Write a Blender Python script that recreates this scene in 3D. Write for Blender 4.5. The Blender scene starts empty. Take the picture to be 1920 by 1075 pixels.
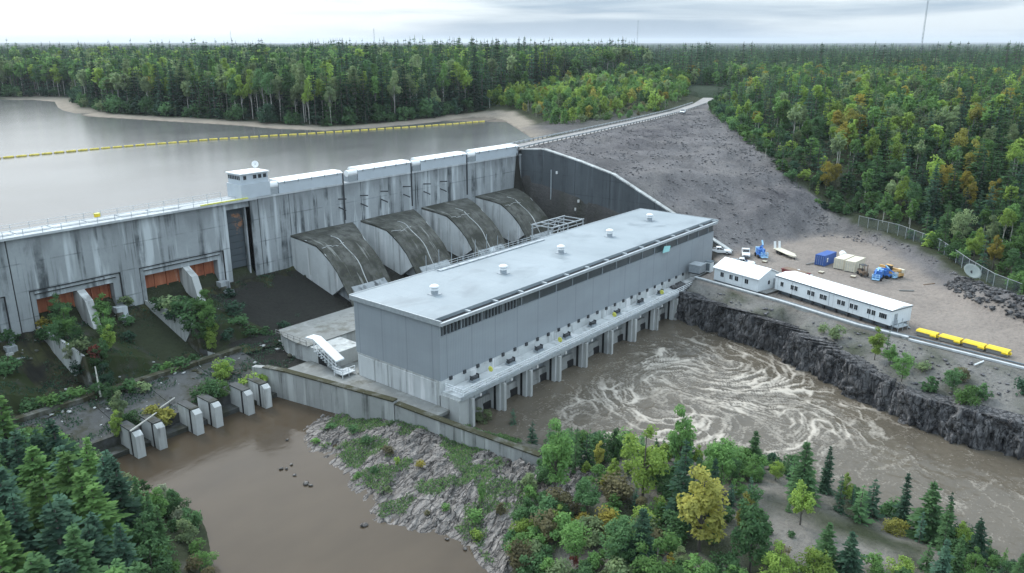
import bpy, bmesh, math, random
import numpy as np
from mathutils import Vector, Matrix, noise as mn
from mathutils.geometry import delaunay_2d_cdt
from mathutils.bvhtree import BVHTree

random.seed(7); RNG = np.random.default_rng(7)
SC = bpy.context.scene
COL = SC.collection
R = math.radians

# ------------------------------------------------------------------ camera
F_PX, CXP, CYP, HOR, CAMH = 1500.0, 960.0, 537.5, 80.0, 60.0
PITCH = math.atan((CYP - HOR) / F_PX)
HEAD = R(39.5)
cam_d = bpy.data.cameras.new('camera'); cam = bpy.data.objects.new('camera', cam_d); COL.objects.link(cam)
cam.location = (0, 0, CAMH)
cam.rotation_euler = (math.pi/2 - PITCH, 0, HEAD - math.pi/2)
cam_d.sensor_width = 36; cam_d.lens = 36*F_PX/1920
cam_d.clip_start = 1; cam_d.clip_end = 60000
SC.camera = cam
FW = np.array([math.cos(HEAD)*math.cos(PITCH), math.sin(HEAD)*math.cos(PITCH), -math.sin(PITCH)])
RT = np.array([math.sin(HEAD), -math.cos(HEAD), 0.0]); UP = np.cross(RT, FW)
def ray(px, py): return FW*F_PX + RT*(px-CXP) - UP*(py-CYP)
def at(px, py, z):
    d = ray(px, py); t = (z-CAMH)/d[2]; return Vector((d[0]*t, d[1]*t, z))
def onY(px, py, Y):
    d = ray(px, py); t = Y/d[1]; return Vector((d[0]*t, Y, CAMH+d[2]*t))
def onX(px, py, X):
    d = ray(px, py); t = X/d[0]; return Vector((X, d[1]*t, CAMH+d[2]*t))
def proj(x, y, z):
    d = np.array([x, y, z-CAMH]); w = d.dot(FW)
    return CXP+F_PX*d.dot(RT)/w, CYP-F_PX*d.dot(UP)/w, w

# ------------------------------------------------------------------ light
SUN_AZ, SUN_EL = R(78), R(42)
wd = bpy.data.worlds.new('World'); SC.world = wd; wd.use_nodes = True
nt = wd.node_tree; nt.nodes.clear()
def N(t, typ, **kw):
    n = t.nodes.new(typ)
    for k, v in kw.items(): setattr(n, k, v)
    return n
wo = N(nt, 'ShaderNodeOutputWorld'); bg = N(nt, 'ShaderNodeBackground'); bg.inputs[1].default_value = 0.1
sky = N(nt, 'ShaderNodeTexSky', sky_type='NISHITA', sun_disc=False)
sky.sun_elevation = SUN_EL; sky.sun_rotation = math.pi/2 - SUN_AZ
tc = N(nt, 'ShaderNodeTexCoord')
mp = N(nt, 'ShaderNodeMapping'); mp.inputs['Scale'].default_value = (2.6, 2.6, 34); nt.links.new(tc.outputs['Generated'], mp.inputs[0])
nz = N(nt, 'ShaderNodeTexNoise'); nz.inputs['Scale'].default_value = 1.3; nz.inputs['Detail'].default_value = 6; nz.inputs['Distortion'].default_value = 0.4
nt.links.new(mp.outputs[0], nz.inputs['Vector'])
rp = N(nt, 'ShaderNodeValToRGB'); nt.links.new(nz.outputs[0], rp.inputs[0])
rp.color_ramp.elements[0].position = 0.40; rp.color_ramp.elements[0].color = (3.3, 4.5, 5.9, 1)
rp.color_ramp.elements[1].position = 0.60; rp.color_ramp.elements[1].color = (8.0, 8.9, 9.5, 1)
# the veil is thinner and brighter round the hidden sun
dt = N(nt, 'ShaderNodeVectorMath', operation='DOT_PRODUCT'); nt.links.new(tc.outputs['Generated'], dt.inputs[0])
dt.inputs[1].default_value = (math.cos(SUN_AZ)*math.cos(R(25)), math.sin(SUN_AZ)*math.cos(R(25)), math.sin(R(25)))
gl = N(nt, 'ShaderNodeMapRange'); nt.links.new(dt.outputs['Value'], gl.inputs[0])
gl.inputs[1].default_value = 0.74; gl.inputs[2].default_value = 0.99; gl.inputs[3].default_value = 0.0; gl.inputs[4].default_value = 1.0
gm = N(nt, 'ShaderNodeMix', data_type='RGBA', blend_type='MIX'); nt.links.new(gl.outputs[0], gm.inputs[0])
nt.links.new(rp.outputs[0], gm.inputs[6]); gm.inputs[7].default_value = (14.5, 15.0, 15.2, 1)
sx = N(nt, 'ShaderNodeSeparateXYZ'); nt.links.new(tc.outputs['Generated'], sx.inputs[0])
el = N(nt, 'ShaderNodeMapRange'); nt.links.new(sx.outputs[2], el.inputs[0]); el.inputs[1].default_value = 0.0; el.inputs[2].default_value = 0.75; el.inputs[3].default_value = 0.48; el.inputs[4].default_value = 1.35
lum = N(nt, 'ShaderNodeVectorMath', operation='SCALE'); nt.links.new(gm.outputs[2], lum.inputs[0]); nt.links.new(el.outputs[0], lum.inputs['Scale'])
mx = N(nt, 'ShaderNodeMix', data_type='RGBA'); mx.inputs[0].default_value = 0.92
nt.links.new(sky.outputs[0], mx.inputs[6]); nt.links.new(lum.outputs[0], mx.inputs[7])
nt.links.new(mx.outputs[2], bg.inputs[0]); nt.links.new(bg.outputs[0], wo.inputs[0])
sd = bpy.data.lights.new('sun', 'SUN'); sun = bpy.data.objects.new('sun', sd); COL.objects.link(sun)
sd.energy = 1.0; sd.angle = R(16); sd.color = (1.0, 0.97, 0.93)
sv = Vector((math.cos(SUN_AZ)*math.cos(SUN_EL), math.sin(SUN_AZ)*math.cos(SUN_EL), math.sin(SUN_EL)))
sun.rotation_euler = sv.to_track_quat('Z', 'Y').to_euler(); sun.location = (0, 0, 300)
SC.view_settings.view_transform = 'Standard'; SC.view_settings.look = 'None'
SC.view_settings.gamma = 1.0; SC.view_settings.use_curve_mapping = False
SC.view_settings.exposure = 1.05
HAZE = 6e-5
SC.render.engine = 'CYCLES'
SC.cycles.max_bounces = 5; SC.cycles.diffuse_bounces = 2; SC.cycles.glossy_bounces = 2
SC.cycles.transmission_bounces = 3; SC.cycles.transparent_max_bounces = 6; SC.cycles.volume_bounces = 0
SC.cycles.use_denoising = True

def pip1(x, y, poly):
    ins = False; x0, y0 = poly[-1]
    for x1, y1 in poly:
        if (y0 > y) != (y1 > y) and x < (x1-x0)*(y-y0)/(y1-y0)+x0: ins = not ins
        x0, y0 = x1, y1
    return ins
def pd1(x, y, poly, closed=True):
    best = 1e18; n = len(poly)
    for i in range(n if closed else n-1):
        ax, ay = poly[i]; bx_, by_ = poly[(i+1) % n]; dx, dy = bx_-ax, by_-ay
        t = ((x-ax)*dx+(y-ay)*dy)/(dx*dx+dy*dy); t = 0 if t < 0 else 1 if t > 1 else t
        d = (x-ax-t*dx)**2+(y-ay-t*dy)**2
        if d < best: best = d
    return math.sqrt(best)
def nfield(x, y, s=0): return mn.fractal(Vector((x, y, s*3.7)), 1.0, 2.0, 3)
# ------------------------------------------------------------------ numpy noise
def _h(ix, iy, s):
    n = (ix.astype(np.int64)*374761393 + iy.astype(np.int64)*668265263 + s*1442695041) & 0xffffffff
    n = ((n ^ (n >> 13))*1274126177) & 0xffffffff
    return ((n ^ (n >> 16)) & 0xffff)/65535.0
def perlin(x, y, s=0):
    x = np.asarray(x, float); y = np.asarray(y, float)
    x0 = np.floor(x); y0 = np.floor(y); fx = x-x0; fy = y-y0
    u = fx*fx*fx*(fx*(fx*6-15)+10); v = fy*fy*fy*(fy*(fy*6-15)+10)
    def g(ix, iy, dx, dy):
        a = _h(ix, iy, s)*2*math.pi
        return np.cos(a)*dx + np.sin(a)*dy
    a = g(x0, y0, fx, fy); b = g(x0+1, y0, fx-1, fy); c = g(x0, y0+1, fx, fy-1); d = g(x0+1, y0+1, fx-1, fy-1)
    return (a*(1-u)+b*u)*(1-v) + (c*(1-u)+d*u)*v
def fbm(x, y, o=4, s=0):
    t = 0; a = 1.0
    for k in range(o):
        t = t + a*perlin(x*2**k, y*2**k, s+k*17); a *= .5
    return t

# ------------------------------------------------------------------ materials
MATS = {}
def new_mat(name):
    m = bpy.data.materials.new(name); m.use_nodes = True; t = m.node_tree; t.nodes.clear()
    o = N(t, 'ShaderNodeOutputMaterial'); b = N(t, 'ShaderNodeBsdfPrincipled')
    t.links.new(b.outputs[0], o.inputs[0]); MATS[name] = m
    return m, t, b, o
def L(t, a, b): t.links.new(a, b)
def mixc(t, fac, a, b, blend='MIX'):
    n = N(t, 'ShaderNodeMix', data_type='RGBA', blend_type=blend)
    for i, v in ((0, fac), (6, a), (7, b)):
        if isinstance(v, (int, float)): n.inputs[i].default_value = v
        elif isinstance(v, tuple): n.inputs[i].default_value = v if len(v) == 4 else (*v, 1)
        else: L(t, v, n.inputs[i])
    return n.outputs[2]
def coords(t, scale=(1, 1, 1), kind='Position', rot=(0, 0, 0)):
    if kind == 'Position': g = N(t, 'ShaderNodeNewGeometry').outputs['Position']
    else: g = N(t, 'ShaderNodeTexCoord').outputs[kind]
    m = N(t, 'ShaderNodeMapping'); m.inputs['Scale'].default_value = scale; m.inputs['Rotation'].default_value = rot
    L(t, g, m.inputs[0]); return m.outputs[0]
def tnoise(t, vec, scale=1.0, detail=5, rough=0.55, dist=0.0):
    n = N(t, 'ShaderNodeTexNoise'); L(t, vec, n.inputs['Vector'])
    n.inputs['Scale'].default_value = scale; n.inputs['Detail'].default_value = detail
    n.inputs['Roughness'].default_value = rough; n.inputs['Distortion'].default_value = dist
    return n.outputs[0]
def ramp(t, v, a, b, lo=0.0, hi=1.0):
    n = N(t, 'ShaderNodeMapRange'); L(t, v, n.inputs[0])
    n.inputs[1].default_value = a; n.inputs[2].default_value = b; n.inputs[3].default_value = lo; n.inputs[4].default_value = hi
    return n.outputs[0]
def mathn(t, op, a, b):
    n = N(t, 'ShaderNodeMath', operation=op)
    for i, v in ((0, a), (1, b)):
        if isinstance(v, (int, float)): n.inputs[i].default_value = v
        else: L(t, v, n.inputs[i])
    return n.outputs[0]
def bump(t, b, h, strength=0.4, dist=0.1):
    n = N(t, 'ShaderNodeBump'); n.inputs['Strength'].default_value = strength; n.inputs['Distance'].default_value = dist
    L(t, h, n.inputs['Height']); L(t, n.outputs[0], b.inputs['Normal'])

def simple(name, col, rough=0.6, metal=0.0, var=0.12, scale=1.5, bmp=0.0):
    m, t, b, o = new_mat(name)
    v = tnoise(t, coords(t, kind='Object'), scale, 4)
    c = mixc(t, ramp(t, v, 0.3, 0.7), tuple(x*(1-var) for x in col), tuple(min(1, x*(1+var)) for x in col))
    L(t, c, b.inputs['Base Color']); b.inputs['Roughness'].default_value = rough; b.inputs['Metallic'].default_value = metal
    if bmp: bump(t, b, v, bmp, 0.05)
    return m

def concrete(name, base, dark, streak=0.6, light=0.5, moss=0.0, lifts=True, mosscol=(0.035, 0.04, 0.018), thr=0.52, crest=False):
    m, t, b, o = new_mat(name)
    big = tnoise(t, coords(t, (0.11, 0.11, 0.09)), 1, 5, 0.6)
    fine = tnoise(t, coords(t, (1.3, 1.3, 1.3)), 1, 6, 0.65)
    st = tnoise(t, coords(t, (0.62, 0.62, 0.022)), 1.0, 5, 0.65)
    st2 = tnoise(t, coords(t, (0.5, 0.5, 0.045), rot=(0, 0, .4)), 1.0, 3, 0.5)
    brk = tnoise(t, coords(t, (0.3, 0.3, 0.2)), 1, 4, 0.6)
    c = mixc(t, ramp(t, big, 0.35, 0.65), tuple(x*0.8 for x in base), base)
    c = mixc(t, ramp(t, fine, 0.3, 0.75, 0, .28), c, tuple(x*0.62 for x in base))
    # pale runs of lime, then dark runs of algae
    c = mixc(t, mathn(t, 'MULTIPLY', ramp(t, st2, 0.56, 0.66), light), c, tuple(min(.8, x*1.45) for x in base))
    k = mathn(t, 'MULTIPLY', ramp(t, st, thr, thr+.1), ramp(t, brk, 0.36, 0.6))
    c = mixc(t, mathn(t, 'MULTIPLY', k, streak), c, dark)
    if crest:   # damp stain seeping down from the crest slab
        sp_ = N(t, 'ShaderNodeSeparateXYZ'); L(t, N(t, 'ShaderNodeNewGeometry').outputs['Position'], sp_.inputs[0])
        edge = mathn(t, 'ADD', sp_.outputs[2], ramp(t, tnoise(t, coords(t, (.25, .25, .03)), 1, 4, .6), .3, .7, -3.2, 2.2))
        c = mixc(t, ramp(t, edge, 24.0, 26.5, 0, .5), c, tuple(x*.42 for x in base))
    if lifts:
        w = N(t, 'ShaderNodeTexWave', wave_type='BANDS', bands_direction='Z', wave_profile='SIN')
        L(t, coords(t, (1, 1, 1)), w.inputs['Vector']); w.inputs['Scale'].default_value = 0.062
        w.inputs['Distortion'].default_value = 0.1
        lf = mathn(t, 'MULTIPLY', ramp(t, w.outputs['Fac'], 0.99, 1.0, 0, 0.5), ramp(t, brk, .4, .6))
        c = mixc(t, lf, c, dark)
    if moss:
        mo = tnoise(t, coords(t, (0.22, 0.22, 0.22)), 1, 7, 0.7)
        c = mixc(t, ramp(t, mo, 0.62-0.35*moss, 0.72-0.3*moss), c, mosscol)
        mo2 = tnoise(t, coords(t, (1.1, 1.1, 1.1)), 1, 5, 0.7)
        c = mixc(t, ramp(t, mo2, 0.62, 0.7, 0, .5), c, tuple(x*1.5 for x in base))
    L(t, c, b.inputs['Base Color']); b.inputs['Roughness'].default_value = 0.85
    b.inputs['Specular IOR Level'].default_value = 0.12 if moss > .5 else 0.22
    bump(t, b, fine, 0.35, 0.08)
    return m

concrete('dam_concrete', (0.36, 0.39, 0.40), (0.06, 0.07, 0.075), 0.95, 0.9, thr=0.5, crest=True)
concrete('pale_concrete', (0.47, 0.49, 0.48), (0.09, 0.09, 0.085), 0.6, 0.6, lifts=False)
concrete('white_concrete', (0.58, 0.61, 0.61), (0.10, 0.105, 0.10), 0.55, 0.5, lifts=False)
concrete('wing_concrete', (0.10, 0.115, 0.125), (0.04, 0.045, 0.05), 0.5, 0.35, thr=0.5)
concrete('train_concrete', (0.36, 0.375, 0.365), (0.05, 0.055, 0.05), 0.75, 0.6, lifts=False)
concrete('mossy_concrete', (0.17, 0.175, 0.16), (0.03, 0.032, 0.028), 0.6, 0.4, moss=0.75, lifts=False, mosscol=(0.05, 0.05, 0.03))
def hood_mat():
    m, t, b, o = new_mat('hood_concrete')
    st = tnoise(t, coords(t, (1.2, .1, .1)), 1, 5, .65); st2 = tnoise(t, coords(t, (.8, .07, .09), rot=(0, 0, .15)), 1, 4, .6)
    bl = tnoise(t, coords(t, (.16, .2, .2)), 1, 6, .7); fn = tnoise(t, coords(t, (1.2, 1.2, 1.2)), 1, 6, .7)
    mid_ = tnoise(t, coords(t, (.5, .35, .4)), 1, 6, .7)
    c = mixc(t, ramp(t, bl, .4, .6), (0.105, 0.107, 0.095, 1), (0.034, 0.036, 0.026, 1))
    c = mixc(t, ramp(t, mid_, .5, .62, 0, .85), c, (0.026, 0.027, 0.021, 1))
    c = mixc(t, ramp(t, st, .52, .62, 0, .55), c, (0.024, 0.026, 0.022, 1))
    c = mixc(t, ramp(t, st2, .62, .68, 0, .6), c, (0.30, 0.31, 0.29, 1))
    c = mixc(t, ramp(t, fn, .55, .7, 0, .7), c, (0.062, 0.066, 0.03, 1))
    L(t, c, b.inputs['Base Color']); b.inputs['Roughness'].default_value = .85; bump(t, b, fn, .6, .15)
hood_mat()
concrete('mossy_rock', (0.055, 0.056, 0.046), (0.012, 0.012, 0.010), 0.5, 0.2, moss=0.7, lifts=False, mosscol=(0.026, 0.036, 0.013))
def wet_mat():
    m, t, b, o = new_mat('wet_concrete')
    bl = tnoise(t, coords(t, (.2, .2, .2)), 1, 6, .7); st = tnoise(t, coords(t, (.9, .12, .12)), 1, 5, .6); fn = tnoise(t, coords(t, (1.6, 1.6, 1.6)), 1, 6, .75)
    c = mixc(t, ramp(t, bl, .4, .6), (0.022, 0.022, 0.018, 1), (0.052, 0.056, 0.024, 1))
    c = mixc(t, ramp(t, st, .5, .65, 0, .7), c, (0.010, 0.010, 0.009, 1)); c = mixc(t, ramp(t, fn, .62, .72, 0, .6), c, (0.22, 0.22, 0.20, 1)); c = mixc(t, ramp(t, fn, .4, .3, 0, .6), c, (0.040, 0.052, 0.016, 1))
    L(t, c, b.inputs['Base Color']); b.inputs['Roughness'].default_value = .85; b.inputs['Specular IOR Level'].default_value = .12; bump(t, b, fn, .5, .12)
wet_mat()
concrete('apron_concrete', (0.085, 0.09, 0.09), (0.03, 0.03, 0.03), 0.5, 0.2, moss=0.45, lifts=False, mosscol=(0.04, 0.042, 0.03))
concrete('slab_concrete', (0.24, 0.25, 0.24), (0.10, 0.10, 0.09), 0.4, 0.3, moss=0.3, lifts=False, mosscol=(0.13, 0.13, 0.11))
concrete('deck_concrete', (0.5, 0.53, 0.54), (0.2, 0.21, 0.2), 0.3, 0.3, lifts=False)
simple('crack', (0.012, 0.013, 0.014), 0.9)

def cladding(name, col):
    m, t, b, o = new_mat(name)
    w = N(t, 'ShaderNodeTexWave', wave_type='BANDS', bands_direction='DIAGONAL'); L(t, coords(t, (1, 1, 0)), w.inputs['Vector']); w.inputs['Scale'].default_value = 1.6
    big = tnoise(t, coords(t, (0.07, 0.07, 0.2)), 1, 4)
    st = tnoise(t, coords(t, (0.9, 0.9, 0.04)), 1, 3)
    c = mixc(t, ramp(t, big, .3, .7), tuple(x*.9 for x in col), tuple(x*1.06 for x in col))
    c = mixc(t, ramp(t, st, .5, .75, 0, .22), c, tuple(x*.72 for x in col))
    c = mixc(t, ramp(t, w.outputs['Fac'], 0, 1, 0, .08), c, tuple(x*.7 for x in col))
    w2 = N(t, 'ShaderNodeTexWave', wave_type='BANDS', bands_direction='DIAGONAL'); L(t, coords(t, (1, 1, 0)), w2.inputs['Vector']); w2.inputs['Scale'].default_value = .105
    c = mixc(t, ramp(t, w2.outputs['Fac'], .99, 1.0, 0, .4), c, tuple(x*.55 for x in col))
    L(t, c, b.inputs['Base Color']); b.inputs['Roughness'].default_value = 0.55
    bump(t, b, w.outputs['Fac'], 0.25, 0.05)
    return m
cladding('cladding', (0.285, 0.32, 0.345))
cladding('white_siding', (0.66, 0.71, 0.73))
simple('house_white', (0.46, 0.51, 0.545), 0.5, var=.05, scale=.5)

m, t, b, o = new_mat('roof_membrane')
big = tnoise(t, coords(t, (0.05, 0.05, 0.05)), 1, 6, .6)
pud = tnoise(t, coords(t, (0.09, 0.16, 0.1)), 1, 5, .6, .6)
spk = tnoise(t, coords(t, (0.8, 0.8, 0.8)), 1, 5, .7)
c = mixc(t, ramp(t, big, .3, .7), (0.215, 0.255, 0.275, 1), (0.30, 0.345, 0.37, 1))
c = mixc(t, ramp(t, pud, .53, .70, 0, .75), c, (0.13, 0.16, 0.175, 1))
c = mixc(t, ramp(t, spk, .55, .8, 0, .3), c, (0.28, 0.33, 0.35, 1))
wv = N(t, 'ShaderNodeTexWave', wave_type='BANDS', bands_direction='X'); L(t, coords(t, (1, 1, 1)), wv.inputs['Vector']); wv.inputs['Scale'].default_value = .09
c = mixc(t, ramp(t, wv.outputs['Fac'], .992, 1.0, 0, .35), c, (0.2, 0.23, 0.25, 1))
L(t, c, b.inputs['Base Color']); L(t, ramp(t, pud, .5, .75, .6, .25), b.inputs['Roughness'])

simple('white_metal', (0.72, 0.75, 0.76), 0.45, var=.05)
simple('roof_white', (0.80, 0.82, 0.82), 0.5, var=.05, scale=.4)
simple('grey_metal', (0.33, 0.37, 0.40), 0.5, 0.3)
simple('galvanised', (0.42, 0.46, 0.48), 0.5, 0.4)
simple('dark_metal', (0.05, 0.055, 0.06), 0.6, 0.2)
simple('louvre', (0.075, 0.09, 0.095), 0.4, 0.2)
simple('black', (0.015, 0.015, 0.016), 0.7)
simple('glass_dark', (0.02, 0.025, 0.03), 0.12, var=.02)
simple('yellow_paint', (0.75, 0.55, 0.02), 0.5, var=.15)
simple('boom_yellow', (0.55, 0.45, 0.06), 0.5, var=.3)
simple('pale_yellow', (0.6, 0.6, 0.12), 0.5)
simple('blue_paint', (0.05, 0.17, 0.48), 0.5, var=.2)
simple('container_blue', (0.035, 0.10, 0.33), 0.5, var=.2)
simple('light_blue', (0.32, 0.55, 0.75), 0.5)
simple('tan_paint', (0.62, 0.58, 0.46), 0.55, var=.1)
simple('red_paint', (0.17, 0.035, 0.035), 0.5)
simple('orange_paint', (0.55, 0.34, 0.13), 0.6)
simple('brown_wood', (0.18, 0.13, 0.09), 0.8)
simple('timber_grey', (0.2, 0.2, 0.19), 0.85)
simple('cyan_plastic', (0.35, 0.72, 0.72), 0.35)
simple('tyre', (0.02, 0.02, 0.02), 0.85)
simple('skirting', (0.12, 0.15, 0.17), 0.7)
simple('lamp_glass', (0.75, 0.76, 0.75), 0.2)
simple('dish_grey', (0.24, 0.27, 0.25), 0.7)

m, t, b, o = new_mat('rust_gate')
st = tnoise(t, coords(t, (1.1, 1.1, 0.12)), 1, 5, .6); bl = tnoise(t, coords(t, (.5, .5, .5)), 1, 5, .7)
c = mixc(t, ramp(t, st, .35, .65), (0.30, 0.085, 0.04, 1), (0.48, 0.18, 0.09, 1))
c = mixc(t, ramp(t, bl, .55, .75, 0, .8), c, (0.10, 0.05, 0.035, 1))
c = mixc(t, ramp(t, st, .64, .7, 0, .7), c, (0.5, 0.42, 0.38, 1))
L(t, c, b.inputs['Base Color']); b.inputs['Roughness'].default_value = 0.85
m, t, b, o = new_mat('stoplog')
bl = tnoise(t, coords(t, (.3, .3, .35)), 1, 5, .7)
c = mixc(t, ramp(t, bl, .56, .64), (0.06, 0.075, 0.085, 1), (0.30, 0.15, 0.08, 1))
L(t, c, b.inputs['Base Color']); b.inputs['Roughness'].default_value = 0.8

# ground, coloured by what covers it (attribute 'tint'), with grain
def ground_mat(name, grain=0.6, bscale=1.0):
    m, t, b, o = new_mat(name)
    a = N(t, 'ShaderNodeAttribute'); a.attribute_name = 'tint'
    n1 = tnoise(t, coords(t, (.16, .16, .16)), 1, 6, .65); n2 = tnoise(t, coords(t, (1.4, 1.4, 1.4)), 1, 6, .7)
    c = mixc(t, ramp(t, n1, .3, .7, .0, .55), a.outputs['Color'], mixc(t, 1.0, a.outputs['Color'], (.6, .6, .62, 1), 'MULTIPLY'))
    c = mixc(t, ramp(t, n2, .5, .75, 0, grain), c, mixc(t, 1.0, c, (.45, .45, .46, 1), 'MULTIPLY'))
    c = mixc(t, ramp(t, n2, .46, .3, 0, .35), c, mixc(t, 1.0, c, (1.45, 1.42, 1.4, 1), 'MULTIPLY'))
    L(t, c, b.inputs['Base Color']); b.inputs['Roughness'].default_value = 0.95
    b.inputs['Specular IOR Level'].default_value = 0.15
    n3 = tnoise(t, coords(t, (.5, .5, .5)), 1, 6, .7); bump(t, b, mathn(t, 'ADD', n2, mathn(t, 'MULTIPLY', n3, 1.6)), 0.8, 0.5*bscale)
    return m
ground_mat('ground')
def rock_mat(name, lo, hi, stretch, rot=(0, 0, 0), crack=.8):
    m, t, b, o = new_mat(name)
    warp = tnoise(t, coords(t, (.5, .5, .5)), 1, 3, .6)
    def vor(k, feat):
        v = N(t, 'ShaderNodeTexVoronoi', feature=feat); va = N(t, 'ShaderNodeVectorMath', operation='ADD')
        L(t, coords(t, tuple(x*k for x in stretch), rot=rot), va.inputs[0]); cb = N(t, 'ShaderNodeCombineXYZ')
        for i in range(3): L(t, ramp(t, warp, .2, .8, -.5, .5), cb.inputs[i])
        L(t, cb.outputs[0], va.inputs[1]); L(t, va.outputs[0], v.inputs['Vector']); v.inputs['Scale'].default_value = 1.0
        return v
    e1, e2 = vor(1, 'DISTANCE_TO_EDGE').outputs['Distance'], vor(2.6, 'DISTANCE_TO_EDGE').outputs['Distance']
    tone = N(t, 'ShaderNodeRGBToBW'); L(t, vor(1, 'F1').outputs['Color'], tone.inputs[0])
    n1 = tnoise(t, coords(t, tuple(x*1.3 for x in stretch), rot=rot), 1, 7, .7, .3); n2 = tnoise(t, coords(t, (.14, .14, .14)), 1, 4); n3 = tnoise(t, coords(t, (2, 2, 2)), 1, 5, .7)
    c = mixc(t, ramp(t, n1, .4, .62), lo, hi)
    c = mixc(t, ramp(t, tone.outputs[0], .2, .8, 0, .55), c, tuple((x+y)*.5 for x, y in zip(lo, hi)))
    c = mixc(t, ramp(t, n2, .5, .68, 0, .6), c, tuple(x*.6+y*.2 for x, y in zip(lo, hi)))
    c = mixc(t, ramp(t, e2, .07, .0, 0, crack*.7), c, tuple(x*.45 for x in lo))
    c = mixc(t, ramp(t, e1, .06, .0, 0, crack), c, tuple(x*.35 for x in lo))
    c = mixc(t, ramp(t, n3, .55, .75, 0, .4), c, tuple(x*1.15 for x in hi))
    L(t, c, b.inputs['Base Color']); b.inputs['Roughness'].default_value = 0.85; b.inputs['Specular IOR Level'].default_value = .3
    h_ = mathn(t, 'ADD', ramp(t, e1, 0, .12), mathn(t, 'MULTIPLY', n3, .5)); bump(t, b, h_, 0.9, 0.2)
    return m
rock_mat('cliff_rock', (0.018, 0.02, 0.024), (0.20, 0.196, 0.195), (0.85, 0.85, 0.17))
rock_mat('outcrop_rock', (0.085, 0.08, 0.076), (0.31, 0.285, 0.262), (0.25, 1.0, 0.5), rot=(0, 0, -.4), crack=1.0)
rock_mat('rubble_rock', (0.10, 0.10, 0.105), (0.26, 0.255, 0.26), (0.9, .9, .9), crack=.3)

def water_mat(name, col, rough, bscale, bstr, foam=False):
    m, t, b, o = new_mat(name)
    n1 = tnoise(t, coords(t, (bscale, bscale*1.6, 1)), 1, 4, .6)
    n2 = tnoise(t, coords(t, (.03, .05, 1)), 1, 4, .6)
    c = mixc(t, ramp(t, n2, .35, .65), tuple(x*.8 for x in col), tuple(x*1.15 for x in col))
    b.inputs['Roughness'].default_value = rough; b.inputs['IOR'].default_value = 1.33; b.inputs['Specular IOR Level'].default_value = .4
    if foam:
        a = N(t, 'ShaderNodeAttribute'); a.attribute_name = 'foam'
        fn = tnoise(t, coords(t, (2.3, 2.3, 1)), 1, 5, .7)
        f = mathn(t, 'ADD', a.outputs['Fac'], ramp(t, fn, .25, .75, -.36, .36))
        f = ramp(t, f, .14, .95, 0, .9)
        c = mixc(t, f, c, (0.46, 0.42, 0.36, 1))
        L(t, ramp(t, f, 0, 1, rough, .8), b.inputs['Roughness'])
    L(t, c, b.inputs['Base Color'])
    bump(t, b, n1, bstr, 0.12)
    return m
water_mat('headpond_water', (0.095, 0.10, 0.098), 0.2, 0.35, 0.2)
MATS['headpond_water'].node_tree.nodes['Principled BSDF'].inputs['Specular IOR Level'].default_value = .26
water_mat('pool_water', (0.064, 0.049, 0.033), 0.08, 0.5, 0.12)
MATS['pool_water'].node_tree.nodes['Principled BSDF'].inputs['Specular IOR Level'].default_value = .32
water_mat('tailrace_water', (0.105, 0.090, 0.068), 0.22, 0.8, 0.55, True)

def leaf_mat(name, col, var=0.35, trans=0.45):
    m = bpy.data.materials.new(name); m.use_nodes = True; t = m.node_tree; t.nodes.clear(); MATS[name] = m
    o = N(t, 'ShaderNodeOutputMaterial'); oi = N(t, 'ShaderNodeObjectInfo')
    v = tnoise(t, coords(t, (.55, .55, .55)), 1, 3)
    c = mixc(t, oi.outputs['Random'], tuple(x*(1-var) for x in col), tuple(x*(1+var*.9) for x in col))
    c = mixc(t, ramp(t, v, .3, .7), mixc(t, 1.0, c, (.7, .74, .75, 1), 'MULTIPLY'), mixc(t, 1.0, c, (1.25, 1.22, 1.1, 1), 'MULTIPLY'))
    d = N(t, 'ShaderNodeBsdfDiffuse'); tr = N(t, 'ShaderNodeBsdfTranslucent'); ms = N(t, 'ShaderNodeMixShader'); ms.inputs[0].default_value = trans
    L(t, c, d.inputs[0]); L(t, c, tr.inputs[0]); L(t, d.outputs[0], ms.inputs[1]); L(t, tr.outputs[0], ms.inputs[2]); L(t, ms.outputs[0], o.inputs[0])
    return m
LEAF = dict(dark=(0.050, 0.094, 0.064), blue=(0.074, 0.138, 0.098), mid=(0.088, 0.165, 0.078), green=(0.130, 0.235, 0.084),
            lime=(0.225, 0.32, 0.085), sage=(0.19, 0.25, 0.135), yellow=(0.29, 0.285, 0.085), ochre=(0.27, 0.235, 0.062),
            brown=(0.15, 0.14, 0.085), red=(0.17, 0.06, 0.05), pale=(0.32, 0.36, 0.25))
for k, v in LEAF.items(): leaf_mat('leaf_'+k, tuple(x*1.18 for x in v))
simple('bark_grey', (0.10, 0.09, 0.08), 0.9)
simple('bark_white', (0.42, 0.42, 0.38), 0.85, var=.3, scale=3)

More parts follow.
